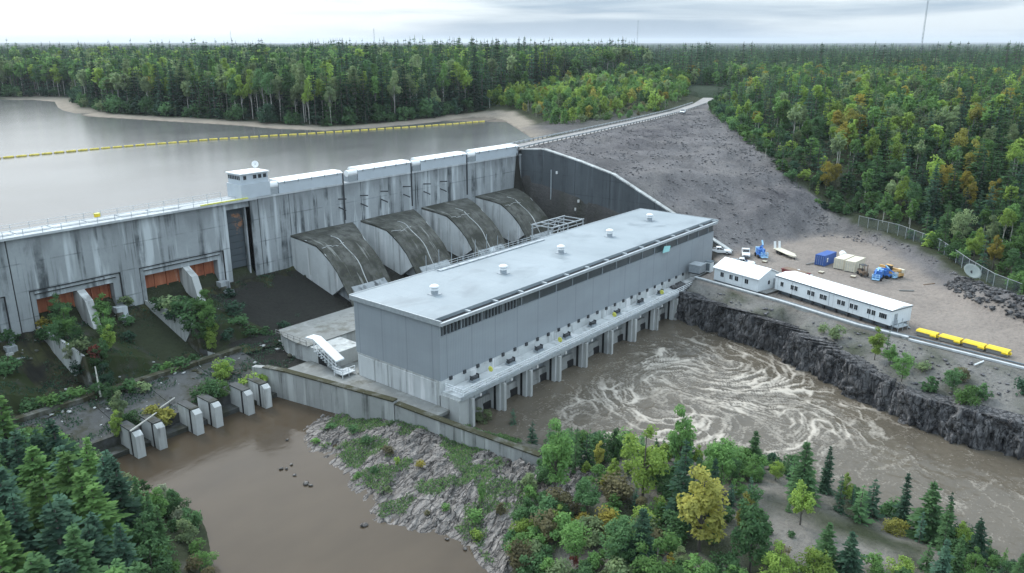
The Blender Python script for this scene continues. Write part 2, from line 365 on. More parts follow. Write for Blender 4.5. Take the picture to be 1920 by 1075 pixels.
# ------------------------------------------------------------------ mesh building
WORG = {}
def set_props(o, label=None, cat=None, group=None, kind=None):
    if label: o['label'] = label
    if cat: o['category'] = cat
    if group: o['group'] = group
    if kind: o['kind'] = kind
    return o
def thing(name, label, cat, loc=(0, 0, 0), group=None):
    o = bpy.data.objects.new(name, None); o.empty_display_size = 0.5; o.location = loc; COL.objects.link(o)
    WORG[o.name] = Vector(loc); return set_props(o, label, cat, group)
class MB:
    def __init__(s): s.v = []; s.f = []
    def add(s, vs, fs):
        n = len(s.v); s.v += [tuple(p) for p in vs]; s.f += [tuple(i+n for i in f) for f in fs]; return s
    def box(s, x0, x1, y0, y1, z0, z1):
        return s.add([(x0, y0, z0), (x1, y0, z0), (x1, y1, z0), (x0, y1, z0), (x0, y0, z1), (x1, y0, z1), (x1, y1, z1), (x0, y1, z1)],
                     [(3, 2, 1, 0), (4, 5, 6, 7), (0, 1, 5, 4), (1, 2, 6, 5), (2, 3, 7, 6), (3, 0, 4, 7)])
    def prism(s, poly, ext):
        e = Vector(ext); n = len(poly); a = [Vector(p) for p in poly]
        nn = Vector((0, 0, 0))
        for i in range(n): nn += a[i].cross(a[(i+1) % n])
        if nn.dot(e) > 0: a.reverse()
        return s.add(a+[p+e for p in a], [tuple(range(n)), tuple(range(2*n-1, n-1, -1))] + [((i+1) % n, i, n+i, n+(i+1) % n) for i in range(n)])
    def bar(s, p, q, w, h=None, up=(0, 0, 1)):
        p = Vector(p); q = Vector(q); h = h or w; d = (q-p).normalized(); u = Vector(up)
        if abs(d.dot(u)) > .98: u = Vector((1, 0, 0))
        r = d.cross(u).normalized()*(w/2); u2 = r.cross(d).normalized()*(h/2)
        vs = [p-r-u2, p+r-u2, p+r+u2, p-r+u2, q-r-u2, q+r-u2, q+r+u2, q-r+u2]
        return s.add(vs, [(0, 1, 2, 3), (7, 6, 5, 4), (1, 0, 4, 5), (2, 1, 5, 6), (3, 2, 6, 7), (0, 3, 7, 4)])
    def tube(s, p, q, r0, r1=None, n=8):
        p = Vector(p); q = Vector(q); r1 = r0 if r1 is None else r1; d = (q-p).normalized()
        u = Vector((0, 0, 1)) if abs(d.z) < .95 else Vector((1, 0, 0)); a = d.cross(u).normalized(); b2 = d.cross(a)
        vs = []
        for c, r in ((p, r0), (q, r1)):
            for i in range(n):
                t = 2*math.pi*i/n; vs.append(c+(a*math.cos(t)+b2*math.sin(t))*r)
        return s.add(vs, [tuple(range(n)), tuple(range(2*n-1, n-1, -1))]+[((i+1) % n, i, n+i, n+(i+1) % n) for i in range(n)])
    def lathe(s, c, prof, n=14, axis='Z'):
        c = Vector(c); vs = []; fs = []
        for r, z in prof:
            for i in range(n):
                t = 2*math.pi*i/n; a, bb = r*math.cos(t), r*math.sin(t)
                vs.append(c+(Vector((a, bb, z)) if axis == 'Z' else Vector((z, a, bb))))
        for k in range(len(prof)-1):
            for i in range(n): fs.append((k*n+i, k*n+(i+1) % n, (k+1)*n+(i+1) % n, (k+1)*n+i))
        fs += [tuple(range(n-1, -1, -1)), tuple((len(prof)-1)*n+i for i in range(n))]
        return s.add(vs, fs)
    def build(s, name, mat, parent=None, smooth=False, bevel=0.0):
        w = WORG[parent.name] if parent else Vector((0, 0, 0))
        me = bpy.data.meshes.new(name)
        if parent is None:   # one-mesh thing: origin at its base
            a = np.array(s.v); w = Vector((*a[:, :2].mean(0), a[:, 2].min()))
        me.from_pydata([(p[0]-w[0], p[1]-w[1], p[2]-w[2]) for p in s.v], [], s.f); me.update()
        if bevel:
            bm = bmesh.new(); bm.from_mesh(me)
            bmesh.ops.bevel(bm, geom=bm.edges[:], offset=bevel, segments=1, affect='EDGES', clamp_overlap=True)
            bm.to_mesh(me); bm.free()
        me.materials.append(MATS[mat])
        if smooth: me.shade_smooth()
        o = bpy.data.objects.new(name, me); COL.objects.link(o)
        if parent: o.parent = parent; WORG[o.name] = w
        else: o.location = w; WORG[o.name] = w
        return o
def bx(name, mat, parent, *a, bevel=0.0): return MB().box(*a).build(name, mat, parent, bevel=bevel)
def copy_tree(o, parent=None, loc=None, rz=None, scale=None):
    c = o.copy(); COL.objects.link(c); c.parent = parent; WORG[c.name] = WORG.get(o.name, Vector())
    if loc is not None: c.location = loc
    if rz is not None: c.rotation_euler = (0, 0, rz)
    if scale is not None: c.scale = (scale,)*3
    for ch in o.children: copy_tree(ch, c)
    return c
def rod(name, mat, parent, p, q, w): return MB().bar(p, q, w).build(name, mat, parent)
ORD = ['first', 'second', 'third', 'fourth', 'fifth', 'sixth', 'seventh', 'eighth', 'ninth', 'tenth', 'eleventh', 'twelfth']
def ordinal(i):
    if i < 12: return ORD[i]
    n = i+1; s = 'th' if 10 <= n % 100 <= 20 else {1: 'st', 2: 'nd', 3: 'rd'}.get(n % 10, 'th'); return f'{n}{s}'
# ------------------------------------------------------------------ terrain
POND = np.array([(-500, 158), (190, 158), (203, 166), (235, 183), (262, 213), (284, 238), (292, 252), (286, 262), (255, 258), (224, 260), (205, 268),
                 (197, 290), (195, 312), (184, 360), (174, 407), (183, 462), (213, 544), (191, 571), (120, 640), (-100, 720), (-500, 800)], float)
PONDL = [tuple(p) for p in POND]
def pip(px, py, poly):
    px = np.asarray(px, float); py = np.asarray(py, float); ins = np.zeros(px.shape, bool); n = len(poly)
    for i in range(n):
        x0, y0 = poly[i]; x1, y1 = poly[(i+1) % n]
        if y0 == y1: continue
        c = ((y0 > py) != (y1 > py)) & (px < (x1-x0)*(py-y0)/(y1-y0)+x0); ins ^= c
    return ins
def pdist(px, py, poly, closed=True):
    px = np.asarray(px, float); py = np.asarray(py, float); d = np.full(px.shape, 1e9); n = len(poly)
    for i in range(n if closed else n-1):
        ax, ay = poly[i]; bx_, by_ = poly[(i+1) % n]; dx, dy = bx_-ax, by_-ay
        t = np.clip(((px-ax)*dx+(py-ay)*dy)/(dx*dx+dy*dy), 0, 1)
        d = np.minimum(d, np.hypot(px-ax-t*dx, py-ay-t*dy))
    return d
def hfar(x, y):
    d = pdist(x, y, POND)*np.where(pip(x, y, POND), -1, 1)
    z = 26 + .11*np.clip(d, -60, 14) + .055*np.clip(d-14, 0, 130) + 2.2*np.clip(d/60, 0, 1)*fbm(np.asarray(x)/130, np.asarray(y)/130, 3, 5)
    r = np.hypot(x, y)
    return z - 6*np.clip((r-900)/1500, 0, 1)
SHELF = 26.0
ROAD = [(187, 155.5), (200, 158), (240, 164), (291, 172), (338, 180), (380, 190), (441, 211), (520, 245), (640, 310)]
LN = []
def ln(*pts, step=4.0):
    for a, b in zip(pts[:-1], pts[1:]):
        a = np.array(a, float); b = np.array(b, float); n = max(1, int(np.hypot(*(b-a)[:2])/step))
        for k in range(n): LN.append(tuple(a+(b-a)*k/n))
    LN.append(tuple(pts[-1]))
def zl(pts, z): return [(p[0], p[1], z) for p in pts]
LEFT_SHORE = [(30, 150), (35, 138), (39, 128), (43, 114), (44, 101), (46, 91), (40, 78), (36, 66), (30, 50), (20, 30), (5, 0), (-20, -60)]
POINT_SHORE = [(77.5, 105.5), (72, 103.8), (67, 102), (64, 95), (63.5, 86), (58.5, 72), (61, 63), (62, 59), (60, 54), (54, 45), (45, 32), (35, 15), (25, -10), (10, -60)]
TAIL_SHORE = [(87.5, 80), (90, 67), (96, 57), (102, 48), (106, 40), (107, 35), (105, 25), (104, 18), (101, 6), (100, -20), (100, -60), (98, -110)]
CLIFF_BASE = [(158, 84), (154.5, 79), (153, 71), (149.5, 56), (140, 40), (133, 26), (131.5, 18), (131.5, 9), (131.5, -10), (131, -45), (131, -110)]
CLIFF_TOP = [(162, 84), (157.8, 80), (155.2, 70), (151.4, 57), (148, 46), (141, 36), (135.5, 26), (134.4, 18), (134.2, 9), (134, -10), (134, -45), (134, -110)]
CLIFF_TZ = [6.4, 6.2, 6.0, 6.0, 6.0, 5.6, 4.8, 5.2, 5.2, 5.2, 5, 5]
FOREST_EDGE = [(420, 192), (355, 172), (301, 135), (263, 105), (249, 92), (241, 78), (233, 66), (223, 52), (208, 40), (190, 27), (178, 15), (170, 0), (165, -60), (165, -110)]
FE_Z = [32, 30, 27.5, 23.5, 19.5, 12.8, 10.8, 10.2, 10, 10, 9.6, 9.6, 9.5, 9.5]
ln(*zl(LEFT_SHORE, -.15)); ln(*zl(POINT_SHORE, -.15)); ln(*zl(TAIL_SHORE, -.15))
ln(*[(x+.9, y, -3) for x, y in CLIFF_BASE]); ln(*[(p[0], p[1], z) for p, z in zip(CLIFF_TOP, CLIFF_TZ)])
for p in [(25, 100, 4.5), (20, 70, 4.5), (30, 118, 4), (0, 80, 8), (-60, 60, 10), (8, 130, 8), (15, 150, 10), (-60, 152, 20), (-60, -110, 8), (-40, -20, 7), (0, 40, 6), (18, 88, 5), (38, 96, 2.4), (36, 84, 2.6),
          (55, 100, -3), (52, 75, -3), (48, 58, -3), (40, 40, -3), (62, 108, -2), (50, 118, -2.5), (60, 120, -2), (40, 140, -1), (25, 10, -3), (5, -40, -3),
          (75.5, 112, -2), (77.6, 95, .5), (79.3, 77, .9), (82.3, 63, 1.1), (76.8, 101, .2), (72, 92, .9), (70, 80, 1.5), (71, 68, 2.4), (76, 62, 3.4), (72, 56, 2.8), (82, 56, 3.4),
          (90, 50, 3.4), (80, 45, 3.6), (85, 30, 4), (93, 32, 3.0), (91, 18, 3.0), (76, 28, 4), (64, 40, 2.8), (60, 25, 4), (80, 10, 4.4), (90, 0, 4), (60, 0, 5), (92, -60, 4), (50, -60, 5), (60, -110, 5), (98, 28, 2.4), (100, 36, 1.9), (96, 44, 2.2), (98, 10, 1.8),
          (84.3, 76, 1.2), (86, 70, 1.2), (84, 62, 1.8), (120, 60, -4), (112, 45, -4), (120, 20, -4), (118, 0, -4), (116, -60, -4), (116, -110, -4), (100, 70, -4), (140, 68, -4),
          (420, 150, 34), (420, 80, 35), (420, 0, 35), (360, 100, 34), (300, 60, 30), (265, 55, 22), (300, 0, 29), (240, 22, 16), (210, 0, 13), (260, -60, 20), (420, -110, 35), (205, -60, 13), (200, -110, 13), (330, -110, 30)]: LN.append(p)
ln((90, 83.6, -4), (160, 83.6, -4)); ln((84.6, 83.4, 1.2), (86.6, 82.4, .2), (87.6, 81, -.1)); ln((84.5, 86, 2), (180, 86, 2)); ln((84, 106, 2.8), (189.4, 106, 2.8)); ln((76, 128, 3.2), (189.4, 128, 3.2)); ln((28, 152.5, 9.8), (189.4, 152.5, 9.8))
ln((189.4, 106, 2.8), (189.4, 152, 9.8)); ln((76.5, 118, 2.4), (84, 86, 2.4)); ln((30, 128, 1.5), (76, 128, 2.5)); ln((40, 120, -1), (74, 119, -1))
ln(*[(190.7, y, z) for y, z in ((152, 29), (144, 29.2), (131, 27.0), (120, 24.3), (111, 20.3), (101.7, 16.1), (88, 9.9), (84, 8.2))])
YARD = [(183, 85), (191.5, 83), (206, 78.5), (217, 75), (228, 70), (229, 64), (220, 54), (204, 43), (186, 31), (174, 17), (166, 0), (164, -60), (164, -110)]
ln(*zl(YARD, 8.0)); ln((183, 104, 8), (190, 100, 8))
ln(*zl([(162.5, 80), (158.5, 60), (153.5, 41), (152, 30), (150, 13), (148, -10), (147, -60), (147, -110)], 7.9))
for p in [(172, 80, 8), (180, 60, 8), (165, 50, 8), (195, 62, 8), (170, 35, 8), (160, 20, 8), (158, 0, 8), (157, -60, 8), (210, 66, 8)]: LN.append(p)
ln(*[(p[0], p[1], z) for p, z in zip(FOREST_EDGE, FE_Z)])
def road_off(o):
    out = []
    for i, p in enumerate(ROAD):
        a = Vector(ROAD[max(0, i-1)]); b = Vector(ROAD[min(len(ROAD)-1, i+1)]); d = (b-a).normalized(); out.append((p[0]-d.y*o, p[1]+d.x*o))
    return out
ROADZ = [29.1, 29.1, 29.1, 29.2, 29.6, 30.2, 31.5, 33, 34]
for o in (-4.2, 0, 4.2): ln(*[(p[0], p[1], z) for p, z in zip(road_off(o)[:7], ROADZ)])
ln(*zl(POND[1:18], 26.0), step=5)
for x in range(-60, 200, 30): LN.append((x, 162, 20))
for x, y in [(100, 200), (200, 200), (230, 220), (150, 260), (0, 220), (-60, 240), (-60, 300), (60, 290), (250, 240), (150, 330), (100, 420), (0, 420), (-60, 420)]: LN.append((x, y, 20))
KN = []
for x, y in [(420, 260), (420, 320), (420, 420), (340, 420), (260, 420), (200, 420), (340, 320), (260, 320), (225, 330), (300, 290), (360, 260), (240, 300), (215, 360)]: KN.append((x, y, float(hfar(x, y))))
KN += [(300, 205, 29.5), (320, 225, 31), (350, 215, 31.5), (290, 190, 29), (380, 230, 32.5), (262, 192, 28.4), (240, 176, 28.3), (310, 250, 30.5), (345, 245, 32)]
LN += KN
seen = {}
for p in LN:
    k = (round(p[0]/.8), round(p[1]/.8))
    if k not in seen: seen[k] = p
TP = list(seen.values())
res = delaunay_2d_cdt([Vector((p[0], p[1])) for p in TP], [], [], 0, 1e-4)
tv = [Vector((v.x, v.y, TP[oi[0]][2] if oi else 0)) for v, oi in zip(res[0], res[3])]
TIN = BVHTree.FromPolygons(tv, [tuple(f) for f in res[2]])
DOWN = Vector((0, 0, -1))
def tin(x, y):
    h = TIN.ray_cast(Vector((x, y, 500)), DOWN)
    return h[0].z if h[0] is not None else None
EMB = np.array([(190, 84), (190, 154)] + [(p[0], p[1]) for p in road_off(4.5)[1:6]] + [(p[0], p[1]) for p in FOREST_EDGE] + [(147, -110), (147, -60), (148, -10), (150, 13), (152, 30), (153.5, 41), (158.5, 60), (162.5, 80), (183, 84)], float)
YARDP = np.array(YARD+[(147, -110), (147, -60), (148, -10), (150, 13), (152, 30), (153.5, 41), (158.5, 60), (162.5, 80)], float)
THICK = np.array([(82.5, 62)] + [(p[0], p[1]) for p in TAIL_SHORE[1:]] + [(10, -60), (25, -10), (35, 15), (45, 32), (54, 45), (60, 54), (68, 55), (78, 60)], float)
def ground_h(x, y):
    z = tin(x, y)
    if z is not None: return z
    d = pd1(x, y, PONDL)*(-1 if pip1(x, y, PONDL) else 1)
    return 26+.11*max(-60, min(14, d))+.055*max(0, min(130, d-14))-6*max(0, min(1, (math.hypot(x, y)-900)/1500))

def grid_object(name, xs, ys, zfun, tfun, mat, kind='structure', keep=None):
    nx, ny = len(xs), len(ys); X, Y = np.meshgrid(xs, ys); Z = zfun(X, Y)
    vs = np.stack([X.ravel(), Y.ravel(), Z.ravel()], 1)
    i = np.arange(nx*ny).reshape(ny, nx); q = np.stack([i[:-1, :-1], i[:-1, 1:], i[1:, 1:], i[1:, :-1]], -1).reshape(-1, 4)
    if keep is not None:
        kk = keep(X, Y, Z).ravel(); q = q[kk[q].all(1)]
    return np_mesh(name, vs, q, mat, tfun(X.ravel(), Y.ravel(), Z.ravel()) if tfun else None, kind)
def np_mesh(name, vs, q, mat, tint=None, kind=None, attr='tint', smooth=True):
    me = bpy.data.meshes.new(name); k = q.shape[1]
    me.vertices.add(len(vs)); me.vertices.foreach_set('co', np.asarray(vs, np.float32).ravel())
    me.loops.add(q.size); me.loops.foreach_set('vertex_index', q.astype(np.int32).ravel())
    me.polygons.add(len(q)); me.polygons.foreach_set('loop_start', np.arange(0, q.size, k, dtype=np.int32))
    me.update(calc_edges=True); me.validate()
    if tint is not None:
        if tint.ndim == 2:
            a = me.attributes.new(attr, 'FLOAT_COLOR', 'POINT'); a.data.foreach_set('color', np.concatenate([tint, np.ones((len(tint), 1))], 1).astype(np.float32).ravel())
        else:
            a = me.attributes.new(attr, 'FLOAT', 'POINT'); a.data.foreach_set('value', tint.astype(np.float32))
    if smooth: me.shade_smooth()
    me.materials.append(MATS[mat])
    o = bpy.data.objects.new(name, me); COL.objects.link(o); WORG[o.name] = Vector()
    if kind: o['kind'] = kind
    return o

C_GRAVEL = np.array((0.178, 0.172, 0.172)); C_YARD = np.array((0.285, 0.25, 0.218)); C_FLOOR = np.array((0.045, 0.055, 0.03)); C_SAND = np.array((0.30, 0.265, 0.215))
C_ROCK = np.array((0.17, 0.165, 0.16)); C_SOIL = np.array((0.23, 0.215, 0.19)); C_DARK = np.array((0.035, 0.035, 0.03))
def near_tint(x, y, z):
    c = np.tile(C_FLOOR, (len(x), 1))
    def put(mask, col, soft=None):
        w = mask.astype(float) if soft is None else soft
        c[:] = c*(1-w[:, None]) + col*w[:, None]
    e = pip(x, y, EMB); de = pdist(x, y, EMB)*np.where(e, 1, -1)+2.2*fbm(x/7, y/7, 3, 9)
    put(None, C_GRAVEL, np.clip(de/2.5+.3, 0, 1))
    patch = np.clip(fbm(x/16, y/11, 4, 3)*2.2+.2, 0, 1)
    put(None, C_GRAVEL*.6, e*patch*.75)
    gul = np.clip(fbm(x/3.2+.6*fbm(x/20, y/20, 2, 2), y/30, 4, 33)*2.2+.1, 0, 1)
    put(None, C_GRAVEL*.7, e*gul*.55)
    put(None, np.array((.20, .19, .18)), e*np.clip(fbm(x/22, y/9, 3, 13)*2-.1, 0, 1)*.6)
    scree = np.exp(-(((x-262)/38)**2+((y-148-.22*(x-262))/9)**2))+.9*np.exp(-(((x-228)/15)**2+((y-88)/7)**2))
    put(None, np.array((.072, .069, .076)), e*np.clip(scree*(.8+1.2*fbm(x/6, y/6, 4, 57)), 0, 1)*.85)
    dy = pdist(x, y, YARDP)*np.where(pip(x, y, YARDP), 1, -1)+1.8*fbm(x/8, y/8, 3, 19)
    put(None, C_YARD, np.clip(dy/4+.4, 0, 1))
    trk = np.abs(np.sin((x*.95-y*.3)*1.1+2*fbm(x/20, y/20, 2, 6)))**6
    put(None, C_YARD*.72, pip(x, y, YARDP)*trk*.5*np.clip(.4+fbm(x/15, y/15, 2, 7), 0, 1))
    dp = pdist(x, y, POND)
    inp = pip(x, y, POND)
    put(None, C_SAND, np.where((y > 175) & (x < 330), np.clip((11-dp+3*fbm(x/12, y/12, 2, 4))/4, 0, 1), 0))
    put(None, C_SAND*.6, inp.astype(float))
    mound = (x > 236) & (x < 330) & (y > 165) & (y < 212)
    put(None, C_GRAVEL*.62, mound*np.clip(1.1-np.abs(z-28)/2.2, 0, 1))
    th = (x < 112) & (y < 82) & (z > -.4)
    put(None, C_SOIL, th*np.clip(fbm(x/9, y/9, 3, 8)*1.6+.55, 0, 1))
    strip = (x < 165) & (x > 130) & (y < 84) & ~pip(x, y, YARDP)
    put(None, np.array((.21, .205, .19)), strip*np.clip(.75+fbm(x/6, y/6, 3, 2), 0, 1))
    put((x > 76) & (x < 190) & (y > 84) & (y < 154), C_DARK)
    return c
def near_z(X, Y):
    Z = np.array([tin(a, b_) if True else 0 for a, b_ in zip(X.ravel(), Y.ravel())], dtype=object)
    Z = np.array([-6 if v is None else v for v in Z], float).reshape(X.shape)
    e = pip(X, Y, EMB); yd = pip(X, Y, YARDP); de = np.minimum(pdist(X, Y, EMB), 4)/4; dy = np.clip(pdist(X, Y, YARDP)/6, 0, 1)
    rd = np.clip(pdist(X, Y, ROAD, False)/6-.6, 0, 1)
    rough = np.where(e & ~yd, de*dy*rd, 0)
    Z = Z + rough*(1.3*fbm(X/13, Y/10, 3, 31) + .55*fbm(X/3.4, Y/22, 3, 37) + .5*np.abs(fbm(X/3.5, Y/3.5, 3, 41)))
    Z = Z + np.where(yd, .06*fbm(X/5, Y/5, 3, 12), 0)
    th = (X < 110) & (Y < 81) & (Z > 0)
    Z = Z + np.where(th, .5*fbm(X/6, Y/6, 3, 14)*np.clip(Z, 0, 1), 0)
    ri = (X > 130) & (X < 166) & (Y < 80) & ~yd & (Z > 4)
    Z = Z + np.where(ri, .9*fbm(X/7, Y/7, 4, 15)*np.clip(pdist(X, Y, YARDP)/4, 0, 1), 0)
    # rubble mounds at the foot of the slope and the rocky berm by the fence
    for mx_, my_, r_, h_ in ((226, 84, 9, 2.6), (214, 86, 6, 1.5), (238, 84, 7, 2), (181, 25, 5, 2.6), (177, 18.5, 5, 3.0), (187, 31, 5, 1.8), (173, 11, 5, 3.0), (169, 2, 6, 2.6), (213, 50, 8, .9), (203, 42, 6, .9)):
        Z = Z + h_*np.exp(-((X-mx_)**2+(Y-my_)**2)/r_**2)*(1+.5*fbm(X/2.2, Y/2.2, 3, 77))
    # outcrop and the separately built slope, apron, slabs lie above
    oc = pip(X, Y, OUTC); Z = np.where(oc, Z-.7, Z)
    return Z
OUTC = np.array([(79.0, 106.5), (85.5, 62.5), (88, 55), (82, 49), (70, 50), (58, 51), (56, 60), (55, 72), (60, 86), (61, 96), (64, 103.8), (72, 106)], float)
ground = grid_object('ground', np.arange(-60, 421, 1.5), np.arange(-110, 421, 1.5), near_z, near_tint, 'ground')

# far land in rings out to the horizon
rr = [330.0]
while rr[-1] < 26000: rr.append(rr[-1]*1.045+2)
rr = np.array(rr); aa = np.radians(np.linspace(-35, 150, 190))
RR, AA = np.meshgrid(rr, aa); FX, FY = RR*np.cos(AA), RR*np.sin(AA); FZ = hfar(FX, FY)
FZ = np.where((FX < 414) & (FX > -60) & (FY < 414) & (FY > -110), FZ-14, FZ)
FZ += np.where(RR > 5000, np.clip((RR-5000)/9000, 0, 1)*26*np.clip(fbm(AA*9, RR/5000, 3, 8)+.55, 0, 1.3), 0)
nr, na = len(rr), len(aa); ii = np.arange(nr*na).reshape(na, nr)
fq = np.stack([ii[:-1, :-1], ii[:-1, 1:], ii[1:, 1:], ii[1:, :-1]], -1).reshape(-1, 4)
def far_tint(x, y, z):
    d = pdist(x, y, POND); c = np.tile(np.array((.032, .05, .03)), (len(x), 1)); w = np.clip((10-d)/4, 0, 1)[:, None]
    return c*(1-w)+C_SAND*w
far_land = np_mesh('far_land', np.stack([FX.ravel(), FY.ravel(), FZ.ravel()], 1), fq, 'ground', far_tint(FX.ravel(), FY.ravel(), FZ.ravel()), 'structure')

# ------------------------------------------------------------------ water
def flat(name, poly, z, mat):
    me = bpy.data.meshes.new(name); r = delaunay_2d_cdt([Vector(p) for p in poly], [], [list(range(len(poly)))], 1, 1e-4)
    me.from_pydata([(v.x, v.y, z) for v in r[0]], [], [tuple(f) for f in r[2]]); me.materials.append(MATS[mat])
    o = bpy.data.objects.new(name, me); COL.objects.link(o); o['kind'] = 'structure'; return o
flat('headpond_water', [(-900, 157.5), (189, 157.5), (300, 157.5), (300, 300), (300, 900), (-900, 1200)], 25.9, 'headpond_water')
flat('pool_water', [(-60, 153), (72, 121), (75.2, 119), (82.5, 63.5), (80, 58), (66, 40), (30, -110), (-60, -110)], 0.0, 'pool_water')
def cell(u, v, s):   # blocky noise: value of the nearest random cell and distance to its border
    iu, iv = np.floor(u), np.floor(v); best = np.full(u.shape, 9.); sec = np.full(u.shape, 9.); val = np.zeros(u.shape)
    for du in (-1, 0, 1):
        for dv in (-1, 0, 1):
            cu, cv = iu+du, iv+dv; px_ = cu+_h(cu, cv, s); py_ = cv+_h(cu, cv, s+5); d = np.hypot(u-px_, v-py_); hv = _h(cu, cv, s+9)
            m_ = d < best; sec = np.where(m_, best, np.minimum(sec, d)); val = np.where(m_, hv, val); best = np.where(m_, d, best)
    return val, sec-best
gx = np.arange(84.5, 162, .3); gy = np.concatenate([np.arange(-110, -14, 4), np.arange(-14, 84.4, .3)])
def foam_field(X, Y):
    wx, wy = X.copy(), Y.copy()
    for cx_, cy_, r_, a_ in ((131, 62, 12, 1.3), (117, 55, 10, -1.5), (121, 72, 8, 1.4), (143, 66, 7, -1.5), (111, 43, 9, 1.3), (127, 47, 8, -1.5), (104, 66, 7, 1.2), (118, 33, 8, 1.3), (138, 52, 6, 1.6)):
        dx, dy = wx-cx_, wy-cy_; q = a_*np.exp(-(dx*dx+dy*dy)/r_**2); c, s = np.cos(q), np.sin(q)
        wx, wy = cx_+c*dx-s*dy, cy_+s*dx+c*dy
    wx2 = wx+3.2*fbm(X/8, Y/8, 3, 51); wy2 = wy+3.2*fbm(X/8, Y/8, 3, 61)
    rag = fbm(X/2.0, Y/2.0, 3, 91)
    u, v = wx2*.8+wy2*.6, -wx2*.6+wy2*.8     # strands drawn out along the current
    _, e1 = cell(u/6.5+.12*rag, v/3.6+.12*rag, 71); _, e2 = cell(u/3.2+.2*rag, v/1.9+.2*rag, 81); _, e3 = cell(u/1.5+.2*rag, v/1.0+.2*rag, 87)
    on = np.clip(.55+1.5*fbm(wx2/7, wy2/7, 3, 101), 0, 1); on2 = np.clip(.5+1.6*fbm(wx2/4, wy2/4, 3, 111), 0, 1)
    f = np.clip(1-e1*5.5, 0, 1)*.95*(.35+.65*on) + np.clip(1-e2*4, 0, 1)*.8*on*on2 + np.clip(1-e3*3.2, 0, 1)*.5*on*on2 + .34*rag
    m = 1.15*np.exp(-(((X-124)/27)**2+((Y-57)/23)**2)**1.4) + .5*np.exp(-(((X-134)/9)**2+((Y-38)/15)**2)) + .32*np.exp(-(((X-117)/11)**2+((Y-26)/22)**2)) + .2*np.exp(-(((X-118)/14)**2+((Y-4)/18)**2)) + .35*np.exp(-(((X-98)/9)**2+((Y-74)/7)**2))
    patch = np.clip(.85+fbm(X/16, Y/16, 3, 23)*.9, 0.15, 1.25)
    near_ph = np.clip((82-Y)/9, .45, 1)
    return np.clip(f*m*patch*near_ph*1.15 + .34*np.clip(m-.25, 0, 1)*np.clip(fbm(wx2/4.5, wy2/4.5, 4, 5)+.4, 0, 1), 0, 1.2)
def tail_z(X, Y):
    f = foam_field(X, Y)
    return .02 + .14*f + (.14+.16*np.clip(f*2, 0, 1))*fbm(X/4.5, Y/4.5, 3, 15) + .10*fbm(X/1.3, Y/1.3, 3, 16)
tail = grid_object('tailrace_water', gx, gy, tail_z, None, 'tailrace_water', keep=lambda X, Y, Z: (X < np.interp(Y, [p[1] for p in CLIFF_BASE[::-1]], [p[0] for p in CLIFF_BASE[::-1]])+2.2))
co = np.empty(len(tail.data.vertices)*3, np.float32); tail.data.vertices.foreach_get('co', co); co = co.reshape(-1, 3)
at_ = tail.data.attributes.new('foam', 'FLOAT', 'POINT'); at_.data.foreach_set('value', foam_field(co[:, 0].astype(float), co[:, 1].astype(float)).astype(np.float32))

# ------------------------------------------------------------------ rock
def resample(pts, step):
    out = []
    for a, b in zip(pts[:-1], pts[1:]):
        n = max(1, int(np.hypot(b[0]-a[0], b[1]-a[1])/step)); out += [tuple(np.array(a)+(np.array(b)-np.array(a))*k/n) for k in range(n)]
    out.append(tuple(pts[-1])); return out
def cliff_mesh():
    S = []; T = []
    for k in range(len(CLIFF_BASE)-1):
        a, b = np.array(CLIFF_BASE[k]), np.array(CLIFF_BASE[k+1]); n = max(1, int(np.hypot(*(b-a))/.3)) if b[1] > -30 else 6
        ka, kb = (0 if k == 0 else k+1), k+2
        t0 = np.array((*CLIFF_TOP[ka], CLIFF_TZ[ka])); t1 = np.array((*CLIFF_TOP[kb], CLIFF_TZ[kb]))
        for j in range(n): S.append(a+(b-a)*j/n); T.append(t0+(t1-t0)*j/n)
    S = np.array(S); T = np.array(T); ns = len(S); nt_ = 34
    # smooth the foot line a little
    arc = np.concatenate([[0], np.cumsum(np.hypot(*(S[1:]-S[:-1]).T))])
    tt = np.linspace(0, 1, nt_)
    A, B = np.meshgrid(arc, tt); V = np.zeros((nt_, ns, 3))
    prof = np.clip(B/.8, 0, 1)    # a sheer face, then the lip
    hx = np.where(B < .8, .3*B*B, .19+(B-.8)/.2*.81)
    Zs = -1.2 + (T[None, :, 2]+1.2+.25)*np.minimum(1, prof*1.02)
    V[..., 0] = S[None, :, 0]+(T[None, :, 0]+1.6-S[None, :, 0])*hx; V[..., 1] = S[None, :, 1]+(T[None, :, 1]-S[None, :, 1])*hx; V[..., 2] = Zs
    c1, e1 = cell(A/1.9+.35*fbm(A/3, Zs/3, 2, 3), Zs/6.5, 3); c2, e2 = cell(A/.9, Zs/2.1, 13); c3, e3 = cell(A/5, Zs/12, 23)
    d = 1.5*(c1-.5)+.8*(c2-.5)+1.5*(c3-.5)-1.1*np.exp(-e1*16)-.4*np.exp(-e2*14)
    d *= np.where(B > .85, .35, 1)
    tdx = np.gradient(S[:, 0]); tdy = np.gradient(S[:, 1]); l = np.hypot(tdx, tdy); nx_, ny_ = tdy/l, -tdx/l   # towards the river
    V[..., 0] += d*nx_; V[..., 1] += d*ny_; V[..., 2] += .25*d*np.where(B > .1, 1, 0)*np.where(B > .7, 1.6, .5)
    i = np.arange(nt_*ns).reshape(nt_, ns); q = np.stack([i[:-1, :-1], i[1:, :-1], i[1:, 1:], i[:-1, 1:]], -1).reshape(-1, 4)
    return np_mesh('rock_cliff', V.reshape(-1, 3), q, 'cliff_rock', kind='structure', smooth=False)
cliff_mesh()
